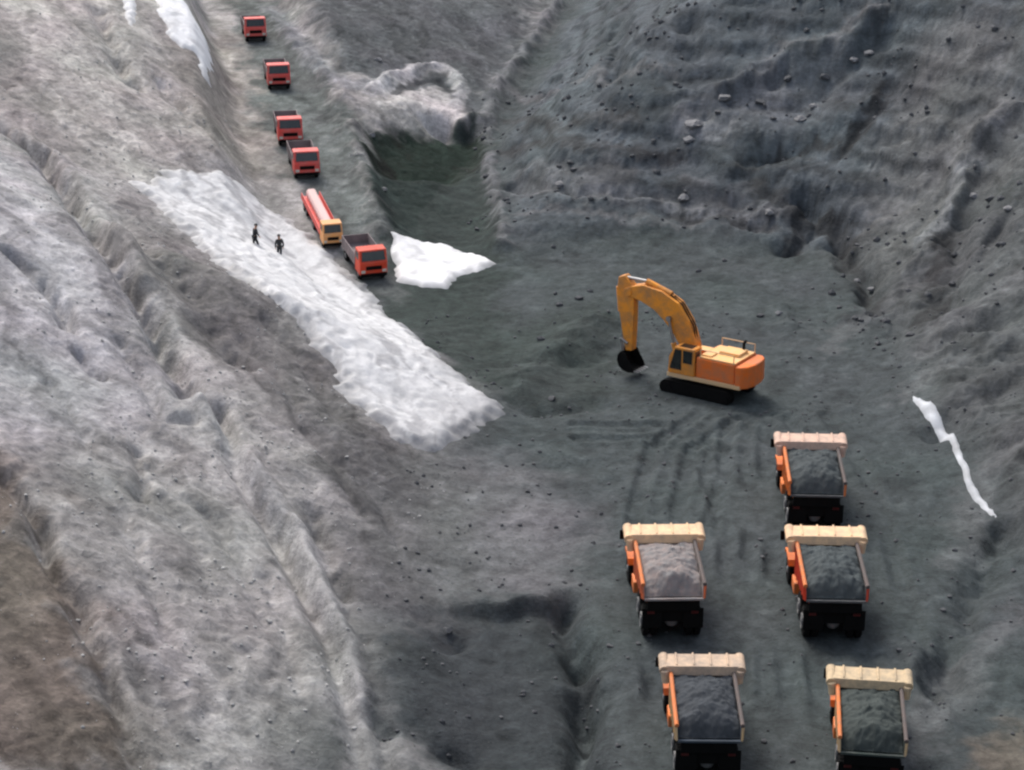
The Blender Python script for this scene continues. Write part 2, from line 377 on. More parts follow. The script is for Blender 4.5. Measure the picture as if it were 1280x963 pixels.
# ------------------------------------------------------------------ materials
def nt(name):
    m = bpy.data.materials.new(name); m.use_nodes = True
    return m, m.node_tree, m.node_tree.nodes['Principled BSDF']
def soil_mat(name, bump=0.35, fine=5.0, spec=0.12, vary=0.5):
    m, t, b = nt(name); N = t.nodes.new; L = t.links.new
    geo = N('ShaderNodeNewGeometry')
    att = N('ShaderNodeAttribute'); att.attribute_name = 'soil'
    n1 = N('ShaderNodeTexNoise'); n1.inputs['Scale'].default_value = fine; n1.inputs['Detail'].default_value = 6; n1.inputs['Roughness'].default_value = 0.7
    n2 = N('ShaderNodeTexNoise'); n2.inputs['Scale'].default_value = 1.3; n2.inputs['Detail'].default_value = 8; n2.inputs['Roughness'].default_value = 0.65
    L(geo.outputs['Position'], n1.inputs['Vector']); L(geo.outputs['Position'], n2.inputs['Vector'])
    mr = N('ShaderNodeMapRange'); mr.inputs[1].default_value = 0.25; mr.inputs[2].default_value = 0.75; mr.inputs[3].default_value = 1 - vary; mr.inputs[4].default_value = 1 + vary
    ad = N('ShaderNodeMath'); ad.operation = 'MULTIPLY_ADD'; ad.inputs[1].default_value = 0.5
    hf = N('ShaderNodeMath'); hf.operation = 'MULTIPLY'; hf.inputs[1].default_value = 0.5
    L(n2.outputs[0], hf.inputs[0]); L(n1.outputs[0], ad.inputs[0]); L(hf.outputs[0], ad.inputs[2]); L(ad.outputs[0], mr.inputs[0])
    vm = N('ShaderNodeVectorMath'); vm.operation = 'SCALE'
    L(att.outputs['Color'], vm.inputs[0]); L(mr.outputs[0], vm.inputs['Scale']); L(vm.outputs[0], b.inputs['Base Color'])
    bp = N('ShaderNodeBump'); bp.inputs['Strength'].default_value = bump; bp.inputs['Distance'].default_value = 0.35
    L(ad.outputs[0], bp.inputs['Height']); L(bp.outputs[0], b.inputs['Normal'])
    b.inputs['Roughness'].default_value = 0.93; b.inputs['Specular IOR Level'].default_value = spec
    return m
def paint(name, col, dirt=(0.16, 0.15, 0.14), amount=0.5, rough=0.55, scale=1.8, metal=0.0, spec=0.3, updust=0.0):
    """paint or metal with blotches of dust; updust settles dust on faces that look up"""
    m, t, b = nt(name); N = t.nodes.new; L = t.links.new
    tc = N('ShaderNodeTexCoord'); oi = N('ShaderNodeObjectInfo')
    av = N('ShaderNodeVectorMath'); av.operation = 'ADD'
    cx = N('ShaderNodeCombineXYZ'); mu = N('ShaderNodeMath'); mu.operation = 'MULTIPLY'; mu.inputs[1].default_value = 40
    L(oi.outputs['Random'], mu.inputs[0]); L(mu.outputs[0], cx.inputs[0]); L(tc.outputs['Object'], av.inputs[0]); L(cx.outputs[0], av.inputs[1])
    n = N('ShaderNodeTexNoise'); n.inputs['Scale'].default_value = scale; n.inputs['Detail'].default_value = 7; n.inputs['Roughness'].default_value = 0.7
    L(av.outputs[0], n.inputs['Vector'])
    mr = N('ShaderNodeMapRange'); mr.inputs[1].default_value = 0.38; mr.inputs[2].default_value = 0.72; mr.inputs[3].default_value = 0.0; mr.inputs[4].default_value = amount
    L(n.outputs[0], mr.inputs[0])
    fac = mr.outputs[0]
    if updust:
        g = N('ShaderNodeNewGeometry'); sx = N('ShaderNodeSeparateXYZ'); L(g.outputs['True Normal'], sx.inputs[0])
        m2 = N('ShaderNodeMapRange'); m2.inputs[1].default_value = 0.45; m2.inputs[2].default_value = 0.95; m2.inputs[4].default_value = updust
        L(sx.outputs[2], m2.inputs[0])
        mx = N('ShaderNodeMath'); mx.operation = 'MAXIMUM'; L(fac, mx.inputs[0]); L(m2.outputs[0], mx.inputs[1]); fac = mx.outputs[0]
    mix_ = N('ShaderNodeMix'); mix_.data_type = 'RGBA'
    L(fac, mix_.inputs[0]); mix_.inputs[6].default_value = (*col, 1); mix_.inputs[7].default_value = (*dirt, 1)
    L(mix_.outputs[2], b.inputs['Base Color'])
    b.inputs['Roughness'].default_value = rough; b.inputs['Metallic'].default_value = metal; b.inputs['Specular IOR Level'].default_value = spec
    bp = N('ShaderNodeBump'); bp.inputs['Strength'].default_value = 0.15; bp.inputs['Distance'].default_value = 0.03
    L(n.outputs[0], bp.inputs['Height']); L(bp.outputs[0], b.inputs['Normal'])
    return m
M = {}
M['coal'] = soil_mat('coal_ground', 0.65, 5, 0.15, 0.62)
M['pale_soil'] = soil_mat('pale_soil', 0.70, 4.2, 0.06, 0.58)
M['dark_rock'] = soil_mat('dark_rock', 0.60, 3.5, 0.2, 0.55)
M['white_debris'] = soil_mat('white_debris', 0.30, 4, 0.05, 0.20)
M['snow'] = soil_mat('snow', 0.25, 3, 0.10, 0.10)
M['orange'] = paint('orange_paint', (0.82, 0.20, 0.03), (0.24, 0.15, 0.11), 0.75, 0.5)
M['red_orange'] = paint('red_orange_paint', (0.82, 0.19, 0.07), (0.28, 0.17, 0.13), 0.7, 0.5)
M['cream'] = paint('dusty_cream_paint', (0.84, 0.57, 0.34), (0.46, 0.33, 0.24), 0.85, 0.75, 2.2)
M['excavator'] = paint('excavator_orange', (0.84, 0.31, 0.03), (0.22, 0.15, 0.10), 0.8, 0.55, 1.3)
M['excavator_deep'] = paint('excavator_deep_orange', (0.84, 0.18, 0.025), (0.40, 0.20, 0.12), 0.7, 0.55, 1.3)
M['deck_top'] = paint('sunlit_yellow_cover', (0.84, 0.46, 0.16), (0.62, 0.46, 0.30), 0.8, 0.7, 1.6)  # paler than the sides: light on the top painted into the colour
M['deck'] = paint('dusty_deck_paint', (0.70, 0.47, 0.24), (0.55, 0.42, 0.30), 0.7, 0.7, 2.5)
M['liner'] = paint('worn_bed_steel', (0.075, 0.08, 0.085), (0.12, 0.12, 0.12), 0.8, 0.6, 1.2, 0.0, 0.3)
M['liner_pale'] = paint('dust_covered_bed_steel', (0.27, 0.26, 0.26), (0.33, 0.24, 0.20), 0.8, 0.8, 1.6)
M['liner_blue'] = paint('blue_grey_bed_steel', (0.045, 0.062, 0.085), (0.07, 0.075, 0.08), 0.8, 0.6, 1.2)
M['liner_green'] = paint('green_grey_bed_steel', (0.045, 0.062, 0.055), (0.07, 0.072, 0.07), 0.8, 0.6, 1.2)
M['rail_left'] = paint('rail_paint', (0.70, 0.19, 0.05), (0.34, 0.20, 0.13), 0.8, 0.8, 2.5)
M['dusty_rail'] = paint('dusty_rail_paint', (0.13, 0.10, 0.09), (0.085, 0.085, 0.085), 0.9, 0.85, 2.5)
M['black'] = paint('black_steel', (0.004, 0.004, 0.004), (0.010, 0.010, 0.010), 0.5, 0.8, spec=0.12)
M['rubber'] = paint('tyre_rubber', (0.006, 0.006, 0.006), (0.014, 0.014, 0.014), 0.5, 0.9, 3, spec=0.12)
M['steel'] = paint('bare_steel', (0.35, 0.35, 0.35), (0.15, 0.14, 0.13), 0.5, 0.35, 3, 0.8)
M['hub'] = paint('dusty_hub', (0.20, 0.20, 0.20), (0.10, 0.10, 0.10), 0.5, 0.5, 3)
M['glass'] = paint('dark_glass', (0.012, 0.016, 0.016), (0.06, 0.06, 0.055), 0.4, 0.12, 2, 0, 0.6)
M['truck_red'] = paint('faded_red_paint', (0.74, 0.075, 0.06), (0.46, 0.20, 0.18), 0.7, 0.5, 1.5)
M['bright_red'] = paint('bright_red_paint', (0.66, 0.055, 0.02), (0.45, 0.13, 0.09), 0.5, 0.5, 1.5)
M['cargo'] = paint('dusty_cargo_steel', (0.20, 0.17, 0.17), (0.30, 0.24, 0.24), 0.7, 0.8, 1.5)
M['pink_load'] = paint('pale_pink_tarpaulin', (0.72, 0.50, 0.47), (0.60, 0.47, 0.45), 0.6, 0.8, 1.5)
M['cab_orange'] = paint('pale_orange_paint', (0.80, 0.36, 0.12), (0.62, 0.40, 0.24), 0.5, 0.5, 1.5)
M['lamp'] = paint('lamp_lens', (0.65, 0.62, 0.55), (0.4, 0.38, 0.33), 0.5, 0.2)
M['tail'] = paint('tail_lamp_lens', (0.07, 0.006, 0.006), (0.08, 0.03, 0.03), 0.5, 0.3)
M['skin'] = paint('skin', (0.42, 0.24, 0.16), (0.34, 0.19, 0.13), 0.4, 0.6, 8)
M['dark_cloth'] = paint('dark_cloth', (0.020, 0.022, 0.026), (0.04, 0.04, 0.042), 0.6, 0.9, 5)
M['grey_cloth'] = paint('charcoal_cloth', (0.035, 0.037, 0.040), (0.06, 0.06, 0.06), 0.6, 0.9, 5)
M['helmet'] = paint('dull_helmet', (0.05, 0.05, 0.05), (0.10, 0.10, 0.10), 0.5, 0.5, 6)
M['hose'] = paint('hose_rubber', (0.01, 0.01, 0.01), (0.03, 0.03, 0.03), 0.5, 0.6)

# ------------------------------------------------------------------ land meshes
dzdx = np.gradient(Z, XS, axis=1); dzdy = np.gradient(Z, YS, axis=0)
NRM = np.stack([-dzdx, -dzdy, np.ones_like(Z)], -1); NRM /= np.linalg.norm(NRM, axis=-1, keepdims=True)
NYR, NXC = Z.shape
def sheet(name, cells, zz, cc, mat, keep_normals=True):
    """one mesh out of the chosen cells of the land grid"""
    jj, ii = np.nonzero(cells)
    a = jj * NXC + ii
    quads = np.stack([a, a + 1, a + 1 + NXC, a + NXC], 1)
    used, inv = np.unique(quads.ravel(), return_inverse=True)
    co = np.stack([GX.ravel()[used], GY.ravel()[used], zz.ravel()[used]], 1)
    me = bpy.data.meshes.new(name); nf = len(quads)
    me.vertices.add(len(used)); me.vertices.foreach_set('co', co.astype(np.float32).ravel())
    me.loops.add(nf * 4); me.loops.foreach_set('vertex_index', inv.astype(np.int32).ravel())
    me.polygons.add(nf); me.polygons.foreach_set('loop_start', np.arange(0, nf * 4, 4, dtype=np.int32))
    me.update(calc_edges=True); me.validate()
    me.shade_smooth()
    ca = me.color_attributes.new('soil', 'FLOAT_COLOR', 'POINT')
    cc4 = np.ones((len(used), 4), np.float32); cc4[:, :3] = cc.reshape(-1, 3)[used]
    ca.data.foreach_set('color', cc4.ravel())
    if keep_normals:
        me.normals_split_custom_set_from_vertices(NRM.reshape(-1, 3)[used].tolist())
    o = bpy.data.objects.new(name, me); me.materials.append(mat); COL.objects.link(o)
    return o
def cellmean(a): return 0.25 * (a[:-1, :-1] + a[1:, :-1] + a[:-1, 1:] + a[1:, 1:])
def tag(o, label=None, cat=None, group=None, kind=None):
    if label: o['label'] = label
    if cat: o['category'] = cat
    if group: o['group'] = group
    if kind: o['kind'] = kind
    return o
cl, cw, cr, cn = cellmean(hl), cellmean(hw), cellmean(hr), cellmean(hn)
cr_ramp = cellmean(rd) < 3.4
gy_c, gx_c = cellmean(GY), cellmean(GX)
ramp_cells = cr_ramp & (cellmean(rpar) < 6.3)
top = np.maximum(np.maximum(cl, cw), np.maximum(cr, cn))
hill_c = (cl >= top) & (cl > 0.9) & ~ramp_cells
wall_c = (cw >= top) & (cw > 0.8) & ~ramp_cells
right_c = (cr >= top) & (cr > 0.8) & ~ramp_cells
near_c = (cn >= top) & (cn > 0.9) & ~ramp_cells
floor_c = ~(hill_c | wall_c | right_c | near_c | ramp_cells)
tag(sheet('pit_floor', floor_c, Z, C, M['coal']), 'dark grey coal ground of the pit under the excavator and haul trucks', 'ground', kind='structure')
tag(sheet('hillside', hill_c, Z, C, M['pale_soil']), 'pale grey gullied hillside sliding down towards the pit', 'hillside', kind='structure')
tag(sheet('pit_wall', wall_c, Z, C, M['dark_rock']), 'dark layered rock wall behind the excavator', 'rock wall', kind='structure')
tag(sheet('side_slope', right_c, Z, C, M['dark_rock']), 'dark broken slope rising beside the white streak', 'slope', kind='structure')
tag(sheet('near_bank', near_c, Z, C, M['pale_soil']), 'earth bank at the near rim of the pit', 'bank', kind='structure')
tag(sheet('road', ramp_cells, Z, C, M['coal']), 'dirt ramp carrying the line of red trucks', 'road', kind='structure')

def lying(name, img_pts, thick, edge, col, mat, label, cat, kind=None, wob=0.5, rough=0.15, rag=0.7, tint=None):
    """a layer of stuff lying on the land: it thins out at its rim and dips under the soil there"""
    pts = P(*img_pts)
    wx = wob * perlin(GX / 2.3, GY / 2.3, 111) + rag * 0.6 * perlin(GX / 0.8, GY / 0.8, 112); wy = wob * perlin(GX / 2.3, GY / 2.3, 113) + rag * 0.6 * perlin(GX / 0.8, GY / 0.8, 114)
    sd = poly_sd(GX + wx, GY + wy, pts)
    zz = Z + thick * np.clip(-sd / edge, -0.4, 1) + rough * sstep(0.0, -1.0, sd) * (0.35 * streak + 0.12 * n_mid + 0.16 * n_fine + 0.25 * n_grit) - 0.03
    cells = cellmean(sd) < 0.35 * edge
    cc = np.zeros(GX.shape + (3,)) + np.array(col)
    cc *= (1 - 0.13 * dark + 0.10 * n_fine)[..., None]
    if tint is not None:
        cc = mix(cc, tint[0], tint[1])
        k_ = (sstep(-1.6, 0.3, sd + 0.5 * n_mid) * 0.6)[..., None]; cc = cc * (1 - k_) + C * k_     # soil mixed in along the rim
    else:
        k_ = (sstep(-0.55, 0.25, sd + 0.25 * n_mid) * 0.55)[..., None]; cc = cc * (1 - k_) + C * k_     # dirty melting rim
        dirt_ = (sstep(0.15, 0.7, fbm(GX / 1.3, GY / 2.0, 4, 151)) * 0.35)[..., None]; cc = cc * (1 - dirt_) + 0.3 * dirt_
    o = sheet(name, cells, zz, np.clip(cc, 0.02, 0.9), mat, keep_normals=False)
    return tag(o, label, cat, kind=kind)
stain = np.clip(sstep(0.0, 0.6, fbm(U / 1.0, V / 9, 4, 121)) * 0.85, 0, 1)
end_p = P((575, 530))[0]
stain = np.maximum(stain, 0.55 * sstep(5.0, 1.0, np.hypot(GX - end_p[0] - 0.6, GY - end_p[1])))
tip_p = P((622, 520))[0]; stain = np.maximum(stain, 0.75 * sstep(3.2, 0.6, np.hypot(GX - tip_p[0], GY - tip_p[1])))
lying('debris_slide', [(158, 232), (225, 212), (262, 214), (300, 232), (338, 262), (385, 292), (415, 318), (445, 348), (492, 400), (540, 440), (590, 484), (632, 508), (640, 520), (612, 531), (580, 545), (556, 560), (525, 563), (492, 545), (450, 512), (425, 482), (412, 455), (380, 418), (335, 372), (285, 338), (235, 300), (195, 262)],
      0.50, 0.9, (0.60, 0.60, 0.605), M['white_debris'], 'long white tongue of rock debris running down to the dark pit floor', 'rock debris', 'structure', rough=0.08, tint=((0.36, 0.357, 0.365), stain))
lying('snow_patch', [(486, 296), (520, 300), (560, 308), (598, 318), (626, 329), (606, 338), (580, 345), (566, 352), (560, 364), (528, 360), (497, 352), (490, 322)],
      0.30, 0.5, (0.70, 0.70, 0.71), M['snow'], 'bright white snow patch on the dark ground beside the red truck', 'snow patch', wob=0.25, rough=0.08, rag=0.4)
lying('snow_patch', [(188, -15), (222, -10), (250, 38), (266, 72), (262, 104), (250, 90), (246, 66), (225, 58), (205, 38)],
      0.30, 0.5, (0.74, 0.74, 0.75), M['snow'], 'hooked white snow patch high on the pale hillside', 'snow patch', wob=0.3, rough=0.08, rag=0.4)
lying('snow_patch', [(146, -20), (168, -20), (172, 12), (168, 38), (158, 22)],
      0.30, 0.4, (0.72, 0.72, 0.73), M['snow'], 'narrow white snow strip beside the hooked snow patch', 'snow patch', wob=0.2, rough=0.08, rag=0.3)
lying('snow_patch', [(1141, 497), (1158, 508), (1178, 520), (1194, 541), (1204, 572), (1216, 602), (1233, 630), (1247, 648), (1244, 652), (1226, 636), (1208, 611), (1198, 582), (1186, 552), (1171, 532), (1152, 519), (1139, 506)],
      0.16, 0.16, (0.58, 0.60, 0.63), M['snow'], 'thin white streak of snow down the dark slope', 'snow patch', wob=0.06, rough=0.05, rag=0.10)

# ------------------------------------------------------------------ mesh building helpers
class MB:
    def __init__(self): self.bm = bmesh.new()
    def box(self, c, s, rot=None, taper=None):
        g = bmesh.ops.create_cube(self.bm, size=1.0)['verts']
        for v in g:
            k = taper if (taper and v.co.z > 0) else 1.0
            v.co = Vector((v.co.x * s[0] * k, v.co.y * s[1] * k, v.co.z * s[2]))
            if rot is not None: v.co = rot @ v.co
            v.co += Vector(c)
        return self
    def prism(self, prof, a0, a1, axis='x'):
        """profile in the two other axes, extruded along one axis"""
        def mk(p, a):
            if axis == 'x': return (a, p[0], p[1])
            if axis == 'y': return (p[0], a, p[1])
            return (p[0], p[1], a)
        A = [self.bm.verts.new(mk(p, a0)) for p in prof]; B = [self.bm.verts.new(mk(p, a1)) for p in prof]
        n = len(prof)
        self.bm.faces.new(A); self.bm.faces.new(B[::-1])
        for i in range(n): self.bm.faces.new((A[i], B[i], B[(i + 1) % n], A[(i + 1) % n]))
        return self
    def hexa(self, p):
        """eight corners: lower four, upper four, same order"""
        v = [self.bm.verts.new(q) for q in p]
        for f in ((0, 1, 2, 3), (4, 7, 6, 5), (0, 4, 5, 1), (1, 5, 6, 2), (2, 6, 7, 3), (3, 7, 4, 0)): self.bm.faces.new([v[i] for i in f])
        return self
    def tube(self, p0, p1, r0, r1=None, seg=14):
        r1 = r0 if r1 is None else r1
        p0, p1 = Vector(p0), Vector(p1); d = p1 - p0
        q = d.to_track_quat('Z', 'Y').to_matrix().to_4x4()
        bmesh.ops.create_cone(self.bm, cap_ends=True, segments=seg, radius1=r0, radius2=r1, depth=d.length, matrix=Matrix.Translation((p0 + p1) / 2) @ q)
        return self
    def path(self, pts, r, seg=8):
        for a, b in zip(pts, pts[1:]): self.tube(a, b, r, r, seg)
        return self
    def lathe(self, prof, c, axis='x', seg=24):
        """profile of (offset along axis, radius)"""
        rings = []
        for off, r in prof:
            ring = []
            for k in range(seg):
                t = 2 * math.pi * k / seg; a, b = r * math.cos(t), r * math.sin(t)
                p = {'x': (off, a, b), 'y': (a, off, b), 'z': (a, b, off)}[axis]
                ring.append(self.bm.verts.new(Vector(p) + Vector(c)))
            rings.append(ring)
        for A, B in zip(rings, rings[1:]):
            for k in range(seg): self.bm.faces.new((A[k], A[(k + 1) % seg], B[(k + 1) % seg], B[k]))
        self.bm.faces.new(rings[0]); self.bm.faces.new(rings[-1][::-1])
        return self
    def build(self, name, mat, parent=None, bevel=0.0, smooth=False):
        bmesh.ops.recalc_face_normals(self.bm, faces=self.bm.faces)
        me = bpy.data.meshes.new(name); self.bm.to_mesh(me); self.bm.free()
        me.materials.append(mat)
        if smooth: me.shade_smooth()
        o = bpy.data.objects.new(name, me); COL.objects.link(o)
        if parent: o.parent = parent
        if bevel:
            b = o.modifiers.new('edges', 'BEVEL'); b.width = bevel; b.segments = 2; b.limit_method = 'ANGLE'
        return o
def empty(name, loc=(0, 0, 0), rz=0.0):
    o = bpy.data.objects.new(name, None); COL.objects.link(o); o.empty_display_size = 0.5
    o.location = loc; o.rotation_euler = (0, 0, rz); return o
def copy_tree(o, parent=None):
    c = o.copy(); COL.objects.link(c); c.parent = parent
    for ch in list(o.children): copy_tree(ch, c)
    return c

# ------------------------------------------------------------------ haul trucks (they face +Y, origin under the tail)
def tyre(mb, x0, x1, y, r):
    w_ = x1 - x0
    mb.lathe([(x0 + 0.02, r * 0.55), (x0, r * 0.8), (x0 + 0.05 * w_, r * 0.93), (x0 + 0.16 * w_, r), (x1 - 0.16 * w_, r), (x1 - 0.05 * w_, r * 0.93), (x1, r * 0.8), (x1 - 0.02, r * 0.55)], (0, y, r), 'x', 28)
    for k in range(22):                       # tread lugs
        t = 2 * math.pi * k / 22
        mb.box(((x0 + x1) / 2, y + (r + 0.005) * math.cos(t), r + (r + 0.005) * math.sin(t)), (w_ * 0.72, 0.09, 0.05), Matrix.Rotation(t - math.pi / 2, 3, 'X'))
def make_haul_truck():
    root = empty('haul_truck')
    # dump body shell: side walls lean out, ribs, top rails, front wall
    body = MB()
    y0, y1 = -0.25, 4.15                      # tail, front wall foot
    def side(s):
        xi0, xi1, t = 1.40, 1.43, 0.09
        pts = [(s * (xi0 + t), y0, 2.32), (s * xi0, y0, 2.34), (s * xi0, y1, 1.62), (s * (xi0 + t), y1, 1.60),
               (s * (xi1 + t), y0 + 0.15, 3.02), (s * xi1, y0 + 0.15, 3.02), (s * xi1, y1 + 0.5, 3.30), (s * (xi1 + t), y1 + 0.5, 3.30)]
        body.hexa(pts)
        for f in (0.06, 0.24, 0.42, 0.60, 0.78, 0.95):   # ribs on the outside
            yy = y0 + f * (y1 - y0); zb = 2.32 - f * 0.70; zt_ = 3.0 + f * 0.28
            body.hexa([(s * 1.47, yy - 0.07, zb), (s * 1.54, yy - 0.07, zb), (s * 1.54, yy + 0.07, zb), (s * 1.47, yy + 0.07, zb),
                       (s * 1.51, yy - 0.07, zt_), (s * 1.57, yy - 0.07, zt_), (s * 1.57, yy + 0.07, zt_), (s * 1.51, yy + 0.07, zt_)])
        rl_ = MB(); rl_.tube((s * 1.47, y0 + 0.12, 3.04), (s * 1.47, y1 + 0.5, 3.34), 0.10, seg=10); rl_.build('top_rail', M['rail_left'] if s < 0 else M['dusty_rail'], root)
    side(1); side(-1)
    for f in (0.1, 0.35, 0.6, 0.85):          # cross bearers under the floor
        yy = y0 + f * (y1 - y0); body.box((0, yy, 2.18 - f * 0.70), (2.5, 0.16, 0.2))
    body.build('dump_body', M['red_orange'], root, 0.02)
    fl = MB()                                  # floor and front wall plate
    fl.hexa([(-1.40, y0 - 0.1, 2.30), (1.40, y0 - 0.1, 2.30), (1.40, y1, 1.55), (-1.40, y1, 1.55), (-1.40, y0 - 0.1, 2.40), (1.40, y0 - 0.1, 2.40), (1.40, y1, 1.66), (-1.40, y1, 1.66)])
    fl.hexa([(-1.40, y1, 1.55), (1.40, y1, 1.55), (1.40, y1 + 0.1, 1.55), (-1.40, y1 + 0.1, 1.55), (-1.42, y1 + 0.28, 3.30), (1.42, y1 + 0.28, 3.30), (1.42, y1 + 0.38, 3.30), (-1.42, y1 + 0.38, 3.30)])
    for s in (-1, 1):
        fl.hexa([(s * 1.395, y0 + 0.02, 2.40), (s * 1.375, y0 + 0.02, 2.40), (s * 1.375, y1, 1.66), (s * 1.395, y1, 1.66),
                 (s * 1.425, y0 + 0.16, 2.98), (s * 1.405, y0 + 0.16, 2.98), (s * 1.405, y1 + 0.28, 3.26), (s * 1.425, y1 + 0.28, 3.26)])
    fl.build('bed_lining', M['liner'], root)
    can = MB()                                 # cab guard: broad plate with rolled ends and a deep rear lip
    can.prism([(4.28, 3.36), (5.36, 3.50), (5.42, 3.64), (5.34, 3.74), (4.25, 3.66), (4.18, 3.22), (4.26, 3.16)], -1.78, 1.78, 'x')
    for s in (-1, 1):
        can.tube((s * 1.78, 4.24, 3.42), (s * 1.78, 5.34, 3.62), 0.24, seg=12)
        can.tube((s * 1.76, 4.24, 3.44), (s * 1.68, 4.20, 2.85), 0.20, seg=10)
    for x in (-1.2, -0.4, 0.4, 1.2): can.box((x, 4.85, 3.74), (0.10, 1.0, 0.05), Matrix.Rotation(0.11, 3, 'X'))
    can.build('cab_guard', M['cream'], root, 0.03)
    ch = MB()                                  # chassis, rear cross member, springs; black plate and wide flaps stand in for tail shade
    for s in (-1, 1): ch.box((s * 0.48, 3.9, 1.20), (0.18, 7.6, 0.36))
    ch.box((0, 0.15, 1.45), (1.6, 0.2, 0.9)); ch.box((0, -0.12, 1.95), (2.5, 0.14, 0.55)); ch.box((0, 2.8, 1.22), (1.0, 0.2, 0.3)); ch.box((0, 7.7, 0.95), (2.9, 0.25, 0.4))
    for s in (-1, 1):
        ch.box((s * 0.98, -0.02, 1.22), (0.98, 0.04, 1.05)); ch.box((s * 0.8, 0.95, 1.05), (0.25, 1.6, 0.18))
        ch.tube((s * 0.42, 2.4, 1.1), (s * 0.42, 3.9, 1.62), 0.12)
    ch.build('chassis', M['black'], root, 0.02)
    ax = MB()
    for y in (0.85, 2.45):
        ax.tube((-1.3, y, 0.74), (1.3, y, 0.74), 0.14)
    ax.build('rear_axle', M['black'], root)
    df = MB(); df.lathe([(0.30, 0.10), (0.34, 0.24), (0.45, 0.34), (0.9, 0.36), (1.0, 0.3)], (0, 0.0, 0.86), 'y', 18)
    df.build('differential', M['hub'], root, smooth=True)  # pale against the black axle, standing in for a steel glint
    for y in (0.85, 2.45):                     # dual rear tyres each side
        for s in (-1, 1):
            w1 = MB(); a, b = sorted((s * 0.68, s * 1.42))
            m_ = (a + b) / 2; tyre(w1, a, m_ - 0.03, y, 0.74); tyre(w1, m_ + 0.03, b, y, 0.74)
            wo = w1.build('wheel', M['rubber'], root)
            h = MB(); h.lathe([(s * 1.2, 0.40), (s * 1.48, 0.38), (s * 1.38, 0.2), (s * 1.47, 0.17), (s * 1.49, 0.1)], (0, y, 0.74), 'x', 16); h.build('rim', M['hub'], wo)
    for s in (-1, 1):
        w1 = MB(); a, b = sorted((s * 1.15, s * 1.62)); tyre(w1, a, b, 6.6, 0.74); wo = w1.build('wheel', M['rubber'], root)
        h = MB(); h.lathe([(s * 1.4, 0.40), (s * 1.55, 0.36), (s * 1.57, 0.2), (s * 1.64, 0.16)], (0, 6.6, 0.74), 'x', 16); h.build('rim', M['hub'], wo)
        fd = MB(); fd.prism([(5.75, 1.3), (5.85, 1.62), (6.6, 1.74), (7.35, 1.62), (7.5, 1.3), (7.4, 1.40), (7.3, 1.52), (6.6, 1.62), (5.95, 1.52), (5.85, 1.40)], *sorted((s * 1.08, s * 1.68)), 'x')
        fd.build('mudguard', M['orange'], root)
        tl = MB(); tl.box((s * 1.05, -0.06, 1.55), (0.34, 0.05, 0.14)); tl.build('tail_lamp', M['tail'], root)
        fk = MB(); fk.box((s * 1.30, 4.4, 0.95), (0.5, 1.1, 0.62)); fk.build('fuel_tank' if s < 0 else 'battery_box', M['orange'], root, 0.06)
        hl_ = MB(); hl_.box((s * 1.05, 7.98, 1.3), (0.34, 0.06, 0.22)); hl_.build('headlight', M['lamp'], root)
        mr_ = MB(); mr_.tube((s * 1.35, 6.55, 2.7), (s * 1.92, 6.75, 2.75), 0.03, seg=6); mr_.box((s * 1.92, 6.75, 2.55), (0.22, 0.06, 0.5)); mr_.build('mirror', M['black'], root)
    ld_ = MB()
    for x in (-1.42, -1.12): ld_.tube((x, 7.9, 0.6), (x, 7.6, 2.0), 0.03, seg=6)
    for k in range(4): ld_.tube((-1.42, 7.84 - 0.07 * k, 0.8 + 0.32 * k), (-1.12, 7.84 - 0.07 * k, 0.8 + 0.32 * k), 0.025, seg=6)
    ld_.build('ladder', M['black'], root)
    ep = MB(); ep.tube((1.25, 4.55, 1.6), (1.25, 4.55, 2.9), 0.09); ep.build('exhaust_pipe', M['steel'], root)
    cab = MB()
    cab.prism([(4.75, 1.5), (4.75, 2.95), (6.45, 2.95), (6.75, 2.2), (7.95, 1.95), (7.95, 1.1), (4.75, 1.1)], -1.32, 1.32, 'x')
    cab.build('cab', M['orange'], root, 0.06)
    ws = MB(); ws.hexa([(-1.2, 6.74, 2.25), (1.2, 6.74, 2.25), (1.2, 6.77, 2.26), (-1.2, 6.77, 2.26), (-1.15, 6.50, 2.86), (1.15, 6.50, 2.86), (1.15, 6.53, 2.87), (-1.15, 6.53, 2.87)]); ws.build('windscreen', M['glass'], root)
    for s in (-1, 1):
        sw = MB(); sw.box((s * 1.325, 5.7, 2.5), (0.03, 1.2, 0.62)); sw.build('side_window', M['glass'], root)
    return root
proto = make_haul_truck()
